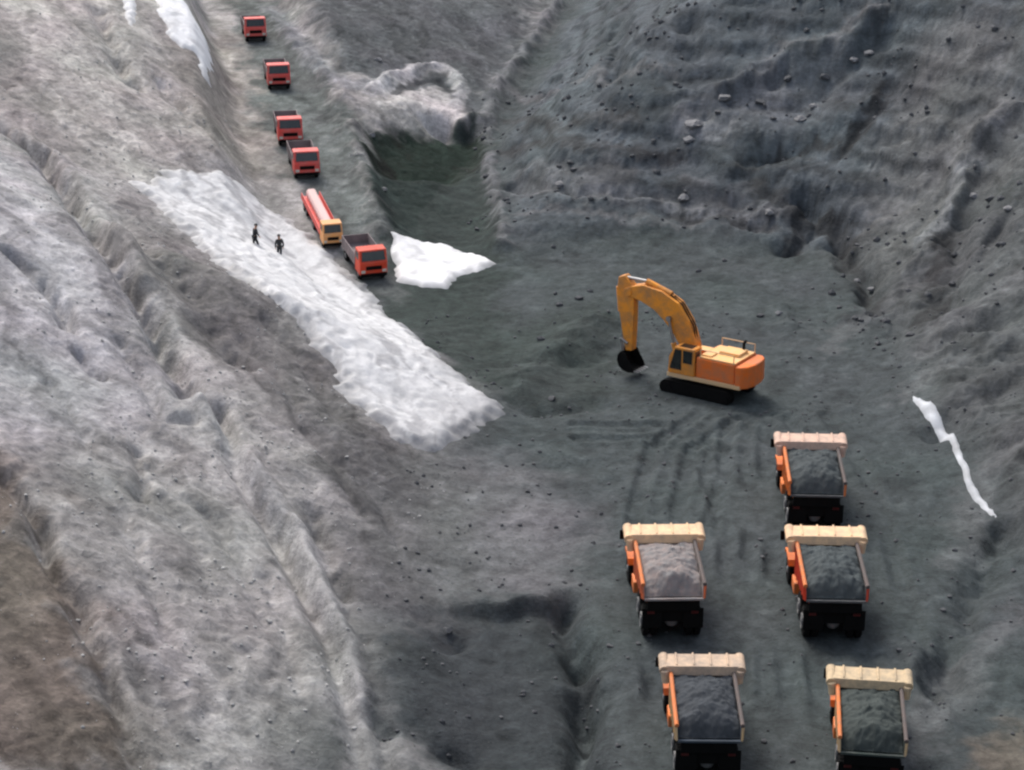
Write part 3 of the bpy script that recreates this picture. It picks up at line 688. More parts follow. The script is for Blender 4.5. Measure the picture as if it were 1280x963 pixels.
def coal_heap(seed, mat):
    ny, nx = 90, 60; y0, y1 = -0.12, 4.30
    v = []; f = []
    r1 = np.random.default_rng(seed); ox, oy = r1.uniform(0, 50, 2)
    tt = np.linspace(0, 1, ny); uu = np.linspace(-1, 1, nx)
    T_, U_ = np.meshgrid(tt, uu, indexing='ij')
    half = 1.385 + 0 * T_
    Xc = U_ * half; Yc = y0 + (y1 - y0) * T_
    rim = 2.86 + 0.34 * T_
    crown = (1 - np.abs(U_) ** 2.2) * np.sin(np.clip(T_ * 1.02, 0, 1) ** 0.75 * np.pi) ** 0.8 * 0.55
    tail = -0.50 * np.clip(1 - T_ / 0.16, 0, 1) ** 1.5
    Zc = rim + crown + tail + 0.14 * fbm(Xc / 0.8 + ox, Yc / 0.8 + oy, 4, seed) + 0.07 * (worley(Xc / 0.26 + ox, Yc / 0.26, seed)[2] - 0.5)
    for j in range(ny):
        for i in range(nx): v.append((Xc[j, i], Yc[j, i], Zc[j, i]))
    for j in range(ny - 1):
        for i in range(nx - 1): a = j * nx + i; f.append((a, a + 1, a + nx + 1, a + nx))
    top_n = len(v); ring = [i for i in range(nx)] + [j * nx + nx - 1 for j in range(1, ny)] + [(ny - 1) * nx + i for i in range(nx - 2, -1, -1)] + [j * nx for j in range(ny - 2, 0, -1)]
    for k in ring:                              # skirt and floor close the heap inside the bed
        x, y, z = v[k]; tb = (y - y0) / (y1 - y0); v.append((max(-1.34, min(1.34, x)), min(y, 4.1), 2.42 - 0.74 * tb))
    n_ = len(ring)
    for k in range(n_): f.append((ring[k], top_n + k, top_n + (k + 1) % n_, ring[(k + 1) % n_]))
    f.append([top_n + k for k in range(n_)])
    me = bpy.data.meshes.new('coal_load'); me.from_pydata(v, [], f); me.materials.append(mat); me.shade_smooth()
    o = bpy.data.objects.new('coal_load', me); COL.objects.link(o); return o
LOAD = [((0.056, 0.064, 0.066), 'dark grey coal heaped in the haul truck nearest the excavator'), ((0.20, 0.195, 0.195), 'pale grey rock heaped in the haul truck with the brightest load'),
        ((0.056, 0.065, 0.067), 'dark grey coal heaped in the haul truck with the red side panel'), ((0.046, 0.051, 0.057), 'blue black coal heaped in the haul truck by the ditch'),
        ((0.047, 0.055, 0.052), 'greenish black coal heaped in the slewed haul truck in the near corner')]
TRUCK_LABELS = [
    'haul truck with dark load and pinkish cab guard, parked nearest the excavator',
    'haul truck carrying pale grey rock under a bright cream cab guard',
    'haul truck with red side panel parked directly behind the one nearest the excavator',
    'haul truck with blue black load, parked behind the one carrying pale rock',
    'slewed haul truck with greenish black load in the near corner of the convoy']
LIN = ['liner', 'liner_pale', 'liner', 'liner_blue', 'liner_green']
GUARD = ['guard_pink', 'cream', 'cream', 'guard_grey', 'guard_tan']
M['guard_pink'] = paint('pinkish_guard_paint', (0.68, 0.46, 0.35), (0.36, 0.28, 0.24), 0.9, 0.75, 2.2)
M['guard_grey'] = paint('dusty_grey_guard_paint', (0.60, 0.44, 0.31), (0.27, 0.23, 0.20), 0.9, 0.8, 2.0)
M['guard_tan'] = paint('dusty_tan_guard_paint', (0.62, 0.47, 0.29), (0.27, 0.23, 0.18), 0.9, 0.8, 2.0)
SIDE = ['orange', 'red_orange', 'bright_red', 'deck', 'deck']
for i, (p, (_, _, a)) in enumerate(zip(TP, TRUCKS)):
    o = proto if i == 0 else copy_tree(proto)
    rz = -math.radians(a)
    fwd = Vector((math.sin(math.radians(a)), math.cos(math.radians(a)), 0))
    zs = [ground_z(p[0] + fwd.x * k, p[1] + fwd.y * k) for k in (0.85, 2.45, 6.6)]
    o.location = (p[0], p[1], (zs[0] + zs[1]) / 2 - 0.03); o.rotation_euler = (0, 0, rz); o.scale = (TRUCK_SIZE[i],) * 3
    tag(o, TRUCK_LABELS[i], 'dump truck', 'haul trucks waiting on the pit floor')
    ld = coal_heap(300 + i, paint('load_%d' % i, LOAD[i][0], tuple(1.7 * q_ for q_ in LOAD[i][0]) if i != 1 else (0.33, 0.25, 0.22), 0.75, 0.9, 2.2, 0, 0.12))
    ld.location = o.location; ld.rotation_euler = o.rotation_euler; ld.scale = o.scale
    tag(ld, LOAD[i][1], 'load', 'loads in the haul trucks')
    for c in o.children:
        kind_ = c.name.split('.')[0]
        if kind_ == 'cab_guard':
            c.data = c.data.copy(); c.data.materials[0] = M[GUARD[i]]
        if kind_ in ('bed_lining', 'dump_body') and i > 0:
            c.data = c.data.copy(); c.data.materials[0] = M[LIN[i] if kind_ == 'bed_lining' else SIDE[i]]
for c in proto.children:
    if c.name == 'dump_body': c.data.materials[0] = M[SIDE[0]]

# ------------------------------------------------------------------ excavator (faces +X, left side +Y)
def boom_solid(mb, line, depth, width):
    """box beam along a line in the XZ plane: depth across the line, width along Y"""
    n = len(line); up, lo = [], []
    for i in range(n):
        a = Vector(line[max(i - 1, 0)]); b = Vector(line[min(i + 1, n - 1)]); t = (b - a).normalized(); nn = Vector((-t.y, t.x))
        c = Vector(line[i]); up.append(c + nn * depth[i] / 2); lo.append(c - nn * depth[i] / 2)
    mb.prism([(q.x, q.y) for q in up] + [(q.x, q.y) for q in lo[::-1]], -width / 2, width / 2, 'y')
root = empty('excavator', (EXC[0], EXC[1], ground_z(EXC[0], EXC[1]) - 0.12), math.radians(146))
tag(root, 'orange crawler excavator with raised bent boom and black bucket on the pit floor', 'excavator')
for s in (-1, 1):
    tr = MB(); Lh, rr = 2.0, 0.46
    loop = [(Lh * -1, 0.0)]
    prof = []
    for k in range(9): t = -math.pi / 2 + math.pi * k / 8; prof.append((Lh + rr * math.cos(t), rr + rr * math.sin(t)))
    for k in range(9): t = math.pi / 2 + math.pi * k / 8; prof.append((-Lh + rr * math.cos(t), rr + rr * math.sin(t)))
    tr.prism(prof, *sorted((s * 1.10, s * 1.72)), 'y')
    for k in range(19):
        x = -Lh + 2 * Lh * k / 18
        for z in (0.0, 2 * rr): tr.box((x, s * 1.41, z), (0.15, 0.64, 0.05))
    for e in (-1, 1):
        for k in range(1, 8):
            t = -math.pi / 2 + math.pi * k / 8; tr.box((e * (Lh + rr * math.cos(t)), s * 1.41, rr + rr * math.sin(t)), (0.05, 0.64, 0.15), Matrix.Rotation(-t * e, 3, 'Y'))
    to = tr.build('track', M['black'], root)
    rl = MB()
    for x in np.linspace(-1.6, 1.6, 7): rl.tube((x, s * 1.06, 0.25), (x, s * 1.76, 0.25), 0.17, seg=12)
    for x in (-2.0, 2.0): rl.tube((x, s * 1.06, rr), (x, s * 1.76, rr), 0.34, seg=16)
    rl.build('roller', M['black'], to)
cb = MB(); cb.box((0, 0, 0.62), (2.6, 2.2, 0.45), taper=0.75); cb.tube((0, 0, 0.8), (0, 0, 1.16), 0.85, seg=28); cb.build('carbody', M['black'], root)
pf = MB(); pf.prism([(-3.0, -1.5), (-3.2, 0), (-3.0, 1.5), (1.9, 1.55), (2.1, 1.5), (2.1, 0.55), (1.2, 0.5), (1.2, -0.5), (2.1, -0.55), (2.0, -1.5)], 1.14, 1.40, 'z'); pf.build('platform', M['deck'], root, 0.03)
hs = MB(); hs.box((-1.25, 0.0, 2.05), (2.7, 2.9, 1.30)); hs.box((0.75, -1.05, 1.90), (1.5, 0.85, 1.0)); hs.build('engine_house', M['excavator_deep'], root, 0.09)
rf = MB(); rf.box((-1.35, 0.05, 2.74), (2.5, 2.7, 0.10)); rf.box((-1.6, -0.3, 2.88), (1.4, 1.2, 0.22)); rf.box((-0.5, 0.8, 2.83), (0.7, 0.8, 0.12)); rf.box((0.75, -1.05, 2.43), (1.4, 0.78, 0.06)); rf.build('engine_cover', M['deck_top'], root, 0.05)
cwm = MB()
prof = [(-2.62, -1.5), (-2.62, 1.5), (-3.05, 1.45), (-3.35, 1.1), (-3.5, 0.5), (-3.52, 0), (-3.5, -0.5), (-3.35, -1.1), (-3.05, -1.45)]
cwm.prism(prof, 1.18, 2.62, 'z'); cwm.build('counterweight', M['excavator_deep'], root, 0.10)
cabm = MB(); cabm.prism([(0.15, 1.40), (0.15, 3.18), (1.55, 3.18), (1.95, 2.45), (2.02, 1.40)], 0.62, 1.56, 'y'); cb_o = cabm.build('cab', M['excavator'], root, 0.06)
def pane(pts, name='window'):
    m_ = MB(); m_.hexa(pts); return m_.build(name, M['glass'], cb_o)
pane([(0.30, 1.562, 2.2), (0.95, 1.562, 2.2), (0.95, 1.58, 2.2), (0.30, 1.58, 2.2), (0.30, 1.562, 3.02), (0.95, 1.562, 3.02), (0.95, 1.58, 3.02), (0.30, 1.58, 3.02)])
pane([(1.06, 1.562, 1.7), (1.88, 1.562, 1.7), (1.88, 1.58, 1.7), (1.06, 1.58, 1.7), (1.06, 1.562, 3.02), (1.52, 1.562, 3.02), (1.52, 1.58, 3.02), (1.06, 1.58, 3.02)])
pane([(1.97, 0.72, 2.5), (1.97, 1.46, 2.5), (1.99, 1.46, 2.5), (1.99, 0.72, 2.5), (1.58, 0.72, 3.10), (1.58, 1.46, 3.10), (1.61, 1.46, 3.10), (1.61, 0.72, 3.10)], 'windscreen')
pane([(2.0, 0.72, 1.65), (2.0, 1.46, 1.65), (2.03, 1.46, 1.65), (2.03, 0.72, 1.65), (1.965, 0.72, 2.42), (1.965, 1.46, 2.42), (1.995, 1.46, 2.42), (1.995, 0.72, 2.42)], 'lower_windscreen')
pane([(0.4, 0.75, 3.182), (1.3, 0.75, 3.182), (1.3, 1.42, 3.182), (0.4, 1.42, 3.182), (0.4, 0.75, 3.20), (1.3, 0.75, 3.20), (1.3, 1.42, 3.20), (0.4, 1.42, 3.20)], 'roof_hatch')
pane([(0.13, 0.75, 2.3), (0.148, 0.75, 2.3), (0.148, 1.42, 2.3), (0.13, 1.42, 2.3), (0.13, 0.75, 3.0), (0.148, 0.75, 3.0), (0.148, 1.42, 3.0), (0.13, 1.42, 3.0)], 'rear_window')
ex = MB(); ex.tube((-2.0, -0.85, 2.75), (-2.0, -0.85, 3.4), 0.09); ex.tube((-2.0, -0.85, 3.38), (-2.15, -0.85, 3.55), 0.09); ex.build('exhaust_pipe', M['black'], root)
for y in (-1.4, 1.4):
    hr_ = MB(); hr_.path([(-2.5, y, 2.7), (-2.5, y, 3.25), (-0.2, y, 3.25), (-0.2, y, 2.7)], 0.03, 6); hr_.build('handrail', M['deck'], root)
bmline = [(0.85, 1.75), (1.25, 2.9), (1.9, 4.15), (2.6, 4.95), (3.55, 5.5), (4.7, 5.78), (5.72, 5.72)]
bo = MB(); boom_solid(bo, bmline, [0.65, 1.10, 1.45, 1.60, 1.38, 1.08, 0.60], 0.80); bo.tube((0.85, -0.5, 1.75), (0.85, 0.5, 1.75), 0.26); bo.tube((5.70, -0.48, 5.68), (5.70, 0.48, 5.68), 0.30)
boom_o = bo.build('boom', M['excavator'], root, 0.05)
for s in (-1, 1):
    c = MB(); c.tube((1.75, s * 0.58, 1.55), (2.2, s * 0.56, 3.0), 0.17); c.build('boom_cylinder', M['excavator'], root)
    c = MB(); c.tube((2.2, s * 0.56, 3.0), (2.62, s * 0.54, 4.5), 0.09); c.tube((2.62, s * 0.62, 4.5), (2.62, s * 0.38, 4.5), 0.17); c.build('cylinder_rod', M['steel'], root)
c = MB(); c.tube((2.75, 0, 5.95), (4.55, 0, 6.50), 0.19); c.box((2.75, 0, 5.70), (0.4, 0.25, 0.45)); c.build('stick_cylinder', M['excavator'], root)
c = MB(); c.tube((4.55, 0, 6.50), (6.2, 0, 6.52), 0.10); c.build('cylinder_rod', M['steel'], root)
st = MB(); boom_solid(st, [(6.25, 6.62), (5.98, 5.95), (5.90, 5.0), (5.78, 3.8), (5.66, 2.2), (5.62, 1.75)], [0.45, 1.15, 1.20, 0.95, 0.60, 0.45], 0.60)
st.build('stick', M['excavator'], root, 0.04)
c = MB(); c.tube((6.62, 0, 5.8), (6.45, 0, 4.2), 0.15); c.build('bucket_cylinder', M['excavator'], root)
c = MB(); c.tube((6.45, 0, 4.2), (6.18, 0, 2.5), 0.08); c.build('cylinder_rod', M['steel'], root)
lk = MB()
for s in (-1, 1): lk.tube((6.18, s * 0.34, 2.5), (5.68, s * 0.34, 2.25), 0.09); lk.tube((6.18, s * 0.34, 2.5), (6.00, s * 0.34, 1.7), 0.09)
lk.build('bucket_linkage', M['steel'], root)
bk = MB()                                     # bucket: curled shell with side plates, mouth towards the machine
shell = [(6.75, 1.75), (6.95, 1.45), (7.0, 1.05), (6.85, 0.62), (6.5, 0.32), (6.05, 0.22), (5.55, 0.28)]
inner = [(5.55, 0.36), (6.02, 0.32), (6.45, 0.42), (6.75, 0.70), (6.88, 1.06), (6.83, 1.38), (6.62, 1.62)]
bk.prism(shell + inner, -0.85, 0.85, 'y')
for s in (-1, 1): bk.prism([(6.75, 1.75)] + shell[1:] + [(5.55, 0.36), (5.7, 0.75), (6.1, 1.35), (6.25, 1.70)], *sorted((s * 0.85, s * 0.91)), 'y')
for s in (-1, 1): bk.box((6.5, s * 0.22, 1.78), (0.55, 0.08, 0.5))
for v_ in bk.bm.verts: v_.co = Vector((6.4 + (v_.co.x - 6.4) * 0.85 - 0.72, v_.co.y * 0.85, 1.75 + (v_.co.z - 1.75) * 0.85))
bk_o = bk.build('bucket', M['black'], root, 0.02)
te = MB()
for y in (-0.7, -0.35, 0, 0.35, 0.7): te.hexa([(5.6, y - 0.09, 0.26), (5.6, y + 0.09, 0.26), (5.6, y + 0.09, 0.38), (5.6, y - 0.09, 0.38), (5.22, y - 0.05, 0.28), (5.22, y + 0.05, 0.28), (5.22, y + 0.05, 0.33), (5.22, y - 0.05, 0.33)])
for v_ in te.bm.verts: v_.co = Vector((6.4 + (v_.co.x - 6.4) * 0.85 - 0.72, v_.co.y * 0.85, 1.75 + (v_.co.z - 1.75) * 0.85))
te.build('bucket_teeth', M['steel'], bk_o)
ho = MB()
for s in (-0.12, 0.12): ho.path([(0.75, s, 2.6), (1.05, s, 4.2), (1.9, s, 5.45), (2.8, s, 5.98), (4.3, s, 6.40)], 0.045, 6)
ho.build('hose', M['hose'], boom_o)

# ------------------------------------------------------------------ the line of small lorries on the ramp (they face +Y)
def make_lorry(cab_mat, body_mat, flat=False, name='red_truck'):
    r = empty(name); W = 1.05
    c = MB()
    c.prism([(1.15, 0.55), (1.15, 2.35), (2.05, 2.35), (2.35, 1.6), (2.45, 1.45), (2.48, 0.55)], -W, W, 'x'); cab = c.build('cab', cab_mat, r, 0.06)
    g = MB(); g.hexa([(-0.9, 2.365, 1.62), (0.9, 2.365, 1.62), (0.9, 2.39, 1.63), (-0.9, 2.39, 1.63), (-0.85, 2.10, 2.26), (0.85, 2.10, 2.26), (0.85, 2.125, 2.27), (-0.85, 2.125, 2.27)]); g.build('windscreen', M['glass'], cab)
    for s in (-1, 1):
        g = MB(); g.box((s * (W + 0.005), 1.65, 1.9), (0.02, 0.7, 0.55)); g.build('side_window', M['glass'], cab)
        h = MB(); h.box((s * 0.8, 2.49, 0.85), (0.3, 0.05, 0.2)); h.build('headlight', M['lamp'], cab)
    b = MB(); b.box((0, 2.5, 0.55), (2.0, 0.12, 0.24)); b.box((0, 2.49, 1.1), (1.2, 0.03, 0.3)); b.build('bumper', M['black'], r, 0.02)
    ch = MB()
    for s in (-1, 1): ch.box((s * 0.4, -1.4 if flat else 0.0, 0.6), (0.14, 7.6 if flat else 4.8, 0.22))
    ch.build('chassis', M['black'], r)
    bed = MB()
    if flat:
        bed.box((0, -2.7, 0.92), (2.1, 7.4, 0.16)); bed.box((-1.0, -2.7, 1.2), (0.07, 7.3, 0.45)); bed.box((1.0, -2.7, 1.2), (0.07, 7.3, 0.45)); bed.build('flatbed', M['truck_red'], r, 0.02)
        ld = MB(); ld.prism([(-0.50, 1.0), (-0.55, 1.6), (-0.34, 1.85), (0.34, 1.85), (0.55, 1.6), (0.50, 1.0)], -6.2, 0.85, 'y'); ld.build('tarpaulin', body_mat, r, 0.12)
    else:
        bed.box((0, -0.75, 0.86), (2.06, 3.5, 0.12))
        for s in (-1, 1): bed.box((s * 1.0, -0.75, 1.3), (0.06, 3.5, 0.78))
        bed.box((0, 0.97, 1.4), (2.06, 0.06, 0.98)); bed.box((0, -2.47, 1.28), (2.06, 0.06, 0.74))
        for s in (-1, 1):
            for y in (-2.0, -1.2, -0.4, 0.4): bed.box((s * 1.045, y, 1.3), (0.04, 0.08, 0.78))
        bed.build('cargo_bed', body_mat, r, 0.01)
    for y in (1.75, -1.6) + ((-4.4, -5.4) if flat else ()):
        for s in (-1, 1):
            w_ = MB(); a, b2 = sorted((s * 0.72, s * 1.0)); tyre(w_, a, b2, y, 0.42); wo = w_.build('wheel', M['rubber'], r)
            h = MB(); h.lathe([(s * 0.9, 0.22), (s * 1.0, 0.2), (s * 1.02, 0.1)], (0, y, 0.42), 'x', 12); h.build('rim', M['hub'], wo)
    return r
def park(o, px, py, turn=0.0):
    p = stand(px, py)
    d = np.hypot(RAMP[:, 0] - p.x, RAMP[:, 1] - p.y); k = int(np.clip(np.argmin(d), 1, len(RAMP) - 2))
    t = Vector(RAMP[k + 1] - RAMP[k - 1]); t.normalize()
    yaw = math.atan2(-t.x, t.y) + turn
    h = Vector((-math.sin(yaw), math.cos(yaw), 0))
    za = ground_z(p.x + h.x * 1.75, p.y + h.y * 1.75); zb = ground_z(p.x - h.x * 1.6, p.y - h.y * 1.6)
    o.location = (p.x, p.y, (za + zb) / 2 - 0.02)
    o.rotation_mode = 'XYZ'; o.rotation_euler = (math.atan2(za - zb, 3.35), 0, yaw)
red = make_lorry(M['truck_red'], M['cargo'])
RED = [(360, 172, 'red lorry third up the ramp, just behind another red lorry'),
       (379, 212, 'red lorry on the ramp directly behind the pale tarpaulin lorry'),
       (346, 104, 'small red lorry on the ramp, second from its upper end'),
       (317, 46, 'faded red lorry at the upper end of the ramp, farthest away'),
       (455, 336, 'bright red lorry at the foot of the ramp beside the large snow patch')]
for i, (px, py, lab) in enumerate(RED):
    o = red if i == 0 else copy_tree(red)
    park(o, px, py, -0.1 if i == 4 else 0.0)
    tag(o, lab, 'lorry', 'red lorries coming down the ramp')
    if i == 4:
        for c in o.children:
            if c.name.split('.')[0] == 'cab': c.data = c.data.copy(); c.data.materials[0] = M['bright_red']
fb = make_lorry(M['cab_orange'], M['pink_load'], True, 'flatbed_truck')
park(fb, 408, 296); fb.scale = (0.72, 0.9, 0.85)
tag(fb, 'long red flatbed lorry with pale pink tarpaulin load and orange cab on the ramp', 'lorry')

# ------------------------------------------------------------------ two people on the white debris
def skinned(name, joints, edges, mat, parent, root_i=0, sub=1):
    me = bpy.data.meshes.new(name); me.from_pydata([j[:3] for j in joints], edges, []); me.materials.append(mat)
    o = bpy.data.objects.new(name, me); COL.objects.link(o)
    if parent: o.parent = parent
    sk = o.modifiers.new('skin', 'SKIN'); sk.use_smooth_shade = True
    if not me.skin_vertices: me.skin_vertices.new()
    for i, j in enumerate(joints):
        r = j[3]; me.skin_vertices[0].data[i].radius = (r, r) if not isinstance(r, tuple) else r
        me.skin_vertices[0].data[i].use_root = (i == root_i)
    sb = o.modifiers.new('sub', 'SUBSURF'); sb.levels = sub; sb.render_levels = sub
    return o
def make_person(pose, top, legs):
    """faces +Y; pose gives hand and foot positions"""
    r = empty('person')
    hL, hR, fL, fR, lean = pose['hl'], pose['hr'], pose['fl'], pose['fr'], pose['lean']
    pel = (0, 0, 0.95); wa = (0, 0.3 * lean, 1.12); chs = (0, 0.7 * lean, 1.34); nk = (0, lean, 1.50); hd0 = (0, lean + 0.02, 1.60); hd1 = (0, lean + 0.03, 1.72)
    J = [(*pel, 0.13), (*wa, 0.12), (*chs, 0.14), (*nk, 0.055), (*hd0, 0.085), (*hd1, 0.095)]
    E = [(0, 1), (1, 2), (2, 3), (3, 4), (4, 5)]
    def add(p, rad, frm):
        J.append((*p, rad)); E.append((frm, len(J) - 1)); return len(J) - 1
    add((0, lean + 0.125, 1.645), 0.016, 4)                       # nose
    for s in (-1, 1): add((s * 0.10, lean + 0.02, 1.65), 0.015, 4)   # ears
    limbs = {}
    for s, h in ((-1, hL), (1, hR)):
        sh = (s * 0.19, 0.7 * lean, 1.42); i = add(sh, 0.07, 2)
        el = ((sh[0] + h[0]) / 2 + s * 0.05, (sh[1] + h[1]) / 2 - 0.05, (sh[2] + h[2]) / 2); j = add(el, 0.046, i)
        k = add(h, 0.030, j); d = (Vector(h) - Vector(el)).normalized()
        pm = Vector(h) + d * 0.07; m_ = add(pm, 0.034, k)
        side = Vector((0, 1, 0)).cross(d).normalized() if abs(d.y) < 0.9 else Vector((1, 0, 0))
        side = d.cross(Vector((s, 0, 0))).normalized()
        for q, ln in ((-0.030, 0.065), (-0.010, 0.080), (0.011, 0.075), (0.031, 0.058)):
            b_ = pm + side * q + d * ln * 0.55; f1 = add(b_, 0.009, m_); add(b_ + d * ln * 0.5 + Vector((-s * 0.015, 0, 0)), 0.008, f1)
        t1 = add(Vector(h) + d * 0.04 + side * 0.045, 0.010, k); add(Vector(h) + d * 0.075 + side * 0.06, 0.009, t1)
        limbs[s] = (sh, el, h)
    for s, f in ((-1, fL), (1, fR)):
        hp = (s * 0.10, 0, 0.90); i = add(hp, 0.095, 0); kn = ((hp[0] + f[0]) / 2, (hp[1] + f[1]) / 2 + 0.05, (hp[2] + f[2]) / 2 + 0.02); j = add(kn, 0.062, i)
        k = add((f[0], f[1], f[2] + 0.09), 0.042, j); add((f[0], f[1] + 0.16, f[2] + 0.045), 0.038, k)
        limbs['l%d' % s] = (hp, kn, f)
    skinned('body', J, E, M['skin'], r)
    JJ = [(0, 0, 0.86, 0.15), (*wa, 0.150), (*chs, 0.165), (0, 0.9 * lean, 1.46, 0.085)]; EE = [(0, 1), (1, 2), (2, 3)]
    for s in (-1, 1):
        sh, el, h = limbs[s]; n = len(JJ); JJ += [(*sh, 0.092), (*el, 0.066), (*(Vector(h) * 0.93 + Vector(el) * 0.07), 0.052)]; EE += [(2, n), (n, n + 1), (n + 1, n + 2)]
    skinned('jacket', JJ, EE, top, r, 1)
    JJ = [(0, 0, 0.95, 0.145)]; EE = []
    for s in (-1, 1):
        hp, kn, f = limbs['l%d' % s]; n = len(JJ); JJ += [(*hp, 0.108), (*kn, 0.080), (f[0], f[1], f[2] + 0.13, 0.066)]; EE += [(0, n), (n, n + 1), (n + 1, n + 2)]
    skinned('trousers', JJ, EE, legs, r, 0)
    for s in (-1, 1):
        f = limbs['l%d' % s][2]
        b = MB(); b.prism([(f[1] - 0.09, f[2]), (f[1] + 0.22, f[2]), (f[1] + 0.22, f[2] + 0.06), (f[1] + 0.08, f[2] + 0.12), (f[1] + 0.06, f[2] + 0.22), (f[1] - 0.08, f[2] + 0.22)], f[0] - 0.055, f[0] + 0.055, 'x'); b.build('boot', M['black'], r, 0.025)
    hm = MB(); hm.lathe([(1.71, 0.135), (1.72, 0.125), (1.77, 0.118), (1.81, 0.095), (1.835, 0.05), (1.84, 0.01)], (0, lean + 0.025, 0), 'z', 20); hm.build('helmet', M['helmet'], r, smooth=True)
    return r
p1 = make_person(dict(hl=(-0.34, 0.16, 0.98), hr=(0.32, 0.20, 1.02), fl=(-0.14, -0.16, 0.0), fr=(0.15, 0.24, 0.0), lean=0.10), M['dark_cloth'], M['dark_cloth'])
q = stand(319, 313); p1.location = q; p1.rotation_euler = (0, 0, math.radians(-60)); p1.scale = (1.05,) * 3
tag(p1, 'person in black clothes striding across the white debris, farther from the lorries', 'person')
p2 = make_person(dict(hl=(-0.27, 0.03, 0.86), hr=(0.27, 0.04, 0.86), fl=(-0.10, 0.0, 0.0), fr=(0.10, 0.04, 0.0), lean=0.02), M['grey_cloth'], M['grey_cloth'])
q = stand(350, 325); p2.location = q; p2.rotation_euler = (0, 0, math.radians(20)); p2.scale = (1.02,) * 3
tag(p2, 'person in charcoal clothes standing upright on the white debris, nearer the lorries', 'person')

# ------------------------------------------------------------------ boulders and rubble
def rock_mesh(name, seed, mat):
    bm = bmesh.new(); bmesh.ops.create_icosphere(bm, subdivisions=3, radius=1.0)
    rs = np.random.default_rng(seed); planes = [(Vector(rs.normal(size=3)).normalized(), rs.uniform(0.55, 0.85)) for _ in range(11)]
    for v in bm.verts:
        for n_, d_ in planes:
            k = v.co.dot(n_) - d_
            if k > 0: v.co -= n_ * k
        v.co *= 1 + 0.05 * rs.normal()
        v.co.z *= 0.8
    me = bpy.data.meshes.new(name); bm.to_mesh(me); bm.free(); me.materials.append(mat); return me
M['rock_pale'] = paint('pale_rock', (0.22, 0.22, 0.225), (0.12, 0.12, 0.125), 0.8, 0.9, 1.5)
M['rock_dark'] = paint('dark_rock_block', (0.070, 0.074, 0.080), (0.11, 0.11, 0.115), 0.8, 0.85, 1.5)
BOULD = [(868, 158, 1.5, 1), (905, 124, 1.2, 1), (862, 176, 1.0, 1), (1000, 150, 1.0, 1), (1068, 78, 1.0, 1), (1085, 68, 0.9, 1), (985, 100, 0.9, 0), (1018, 134, 0.8, 1),
         (855, 250, 1.0, 1), (962, 268, 0.8, 1), (700, 232, 0.9, 1), (1030, 98, 0.9, 0), (950, 130, 0.9, 0), (1090, 364, 0.6, 1), (1072, 352, 0.5, 1), (974, 393, 0.55, 1),
         (1217, 246, 0.7, 1), (1238, 250, 0.8, 0), (1260, 262, 0.7, 1), (472, 76, 0.8, 1), (465, 170, 0.7, 1), (480, 238, 0.6, 1), (560, 790, 0.5, 0), (690, 500, 0.5, 0)]
for i, (px, py, r_, pale_) in enumerate(BOULD):
    q = stand(px, py)
    me = rock_mesh('boulder', 200 + i, M['rock_pale'] if pale_ else M['rock_dark'])
    o = bpy.data.objects.new('boulder', me); COL.objects.link(o)
    o.location = (q.x, q.y, q.z + 0.08 * r_); o.scale = (r_ * 0.58, r_ * 0.5, r_ * 0.42); o.rotation_euler = (0, 0, i * 1.7)
    tag(o, 'angular pale grey boulder lodged on the broken dark ground' if pale_ else 'angular dark boulder lying on the broken dark ground', 'boulder', 'pale boulders' if pale_ else 'dark boulders')
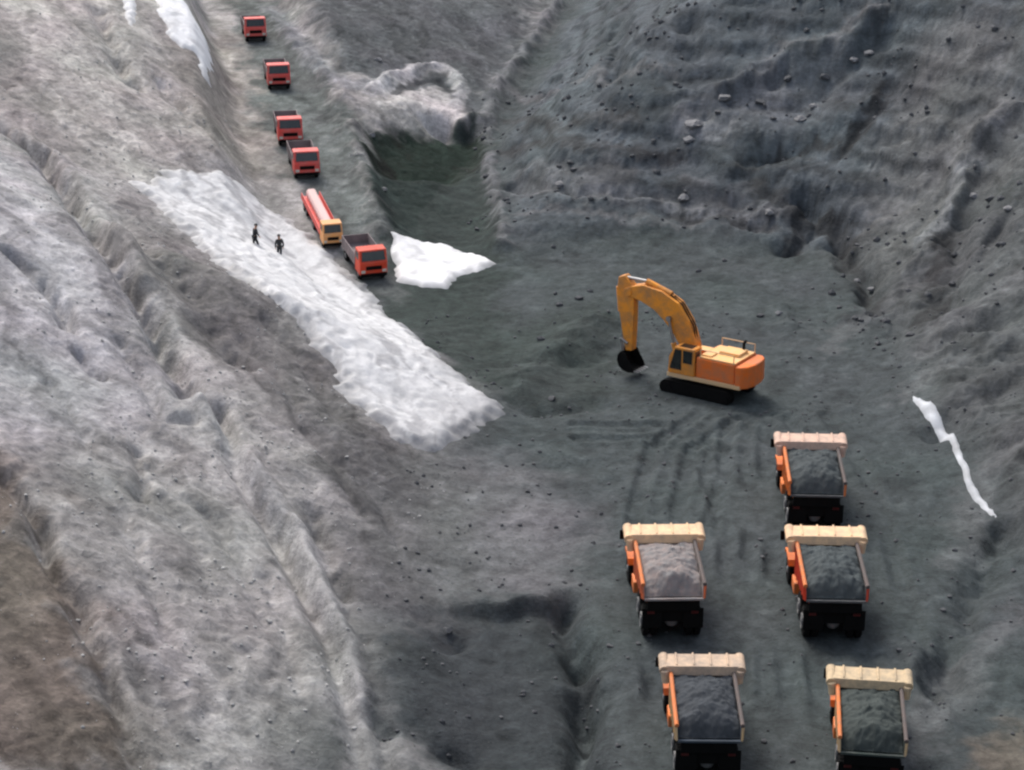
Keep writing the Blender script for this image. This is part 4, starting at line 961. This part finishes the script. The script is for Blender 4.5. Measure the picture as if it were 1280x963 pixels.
def rubble(n, name, mat, chooser, smin, smax, label, seed):
    rs = np.random.default_rng(seed); protos = []
    for k in range(6):
        bm = bmesh.new(); bmesh.ops.create_icosphere(bm, subdivisions=1, radius=1.0)
        for v in bm.verts: v.co *= rs.uniform(0.65, 1.15); v.co.z *= 0.75
        protos.append((np.array([v.co[:] for v in bm.verts]), np.array([[v.index for v in f.verts] for f in bm.faces]))); bm.free()
    vs, fs, off, got = [], [], 0, 0
    while got < n:
        x, y = chooser(rs)
        if x is None: continue
        z = ground_z(x, y); s = smin + (smax - smin) * rs.random() ** 6; v, f = protos[rs.integers(6)]
        a = rs.random() * 6.28; R_ = np.array([[math.cos(a), -math.sin(a), 0], [math.sin(a), math.cos(a), 0], [0, 0, 1]])
        vs.append((v * s * np.array([1, rs.uniform(0.6, 1), 1])) @ R_.T + np.array([x, y, z + 0.2 * s])); fs.append(f + off); off += len(v); got += 1
    me = bpy.data.meshes.new(name); me.from_pydata(np.vstack(vs).tolist(), [], np.vstack(fs).tolist()); me.materials.append(mat)
    o = bpy.data.objects.new(name, me); COL.objects.link(o); return tag(o, label, 'rubble', kind='stuff')
def ch_wall(rs):
    x, y = rs.uniform(-4, 42), rs.uniform(120, 190)
    if y < 148 and x < 23 and rs.random() < 0.85: return None, None
    if perlin(np.array([x / 5.0]), np.array([y / 5.0]), 131)[0] < rs.uniform(-0.5, 0.6): return None, None
    return x, y
def ch_hill(rs):
    y = rs.uniform(60, 165); x = foot_left(y) - abs(rs.normal()) * 18 - 0.5
    if perlin(np.array([x / 4.0]), np.array([y / 7.0]), 132)[0] < rs.uniform(-0.7, 0.5): return None, None
    if poly_dist(np.array([x]), np.array([y]), RAMP)[0][0] < 4: return None, None
    i = min(np.searchsorted(XS, x), len(XS) - 1); j = min(np.searchsorted(YS, y), len(YS) - 1)
    if C[j, i].mean() < rs.uniform(0.10, 0.20): return None, None      # pale stones lie on pale soil
    return x, y
def ch_floor(rs):
    x, y = rs.uniform(-6, 30), rs.uniform(62, 130)
    if perlin(np.array([x / 4.0]), np.array([y / 4.0]), 133)[0] < rs.uniform(-0.4, 0.7): return None, None
    return x, y
rubble(2200, 'rubble', M['rock_dark'], ch_wall, 0.03, 0.38, 'broken dark rock littering the pit wall and its foot', 1)
M['rock_hill'] = paint('hill_stone', (0.40, 0.395, 0.39), (0.28, 0.27, 0.26), 0.9, 0.95, 0.4)
rubble(6500, 'rubble', M['rock_hill'], ch_hill, 0.025, 0.14, 'grey stones scattered over the pale hillside', 2)
rubble(3500, 'rubble', M['rock_dark'], ch_floor, 0.025, 0.18, 'small dark coal lumps strewn over the pit floor', 3)
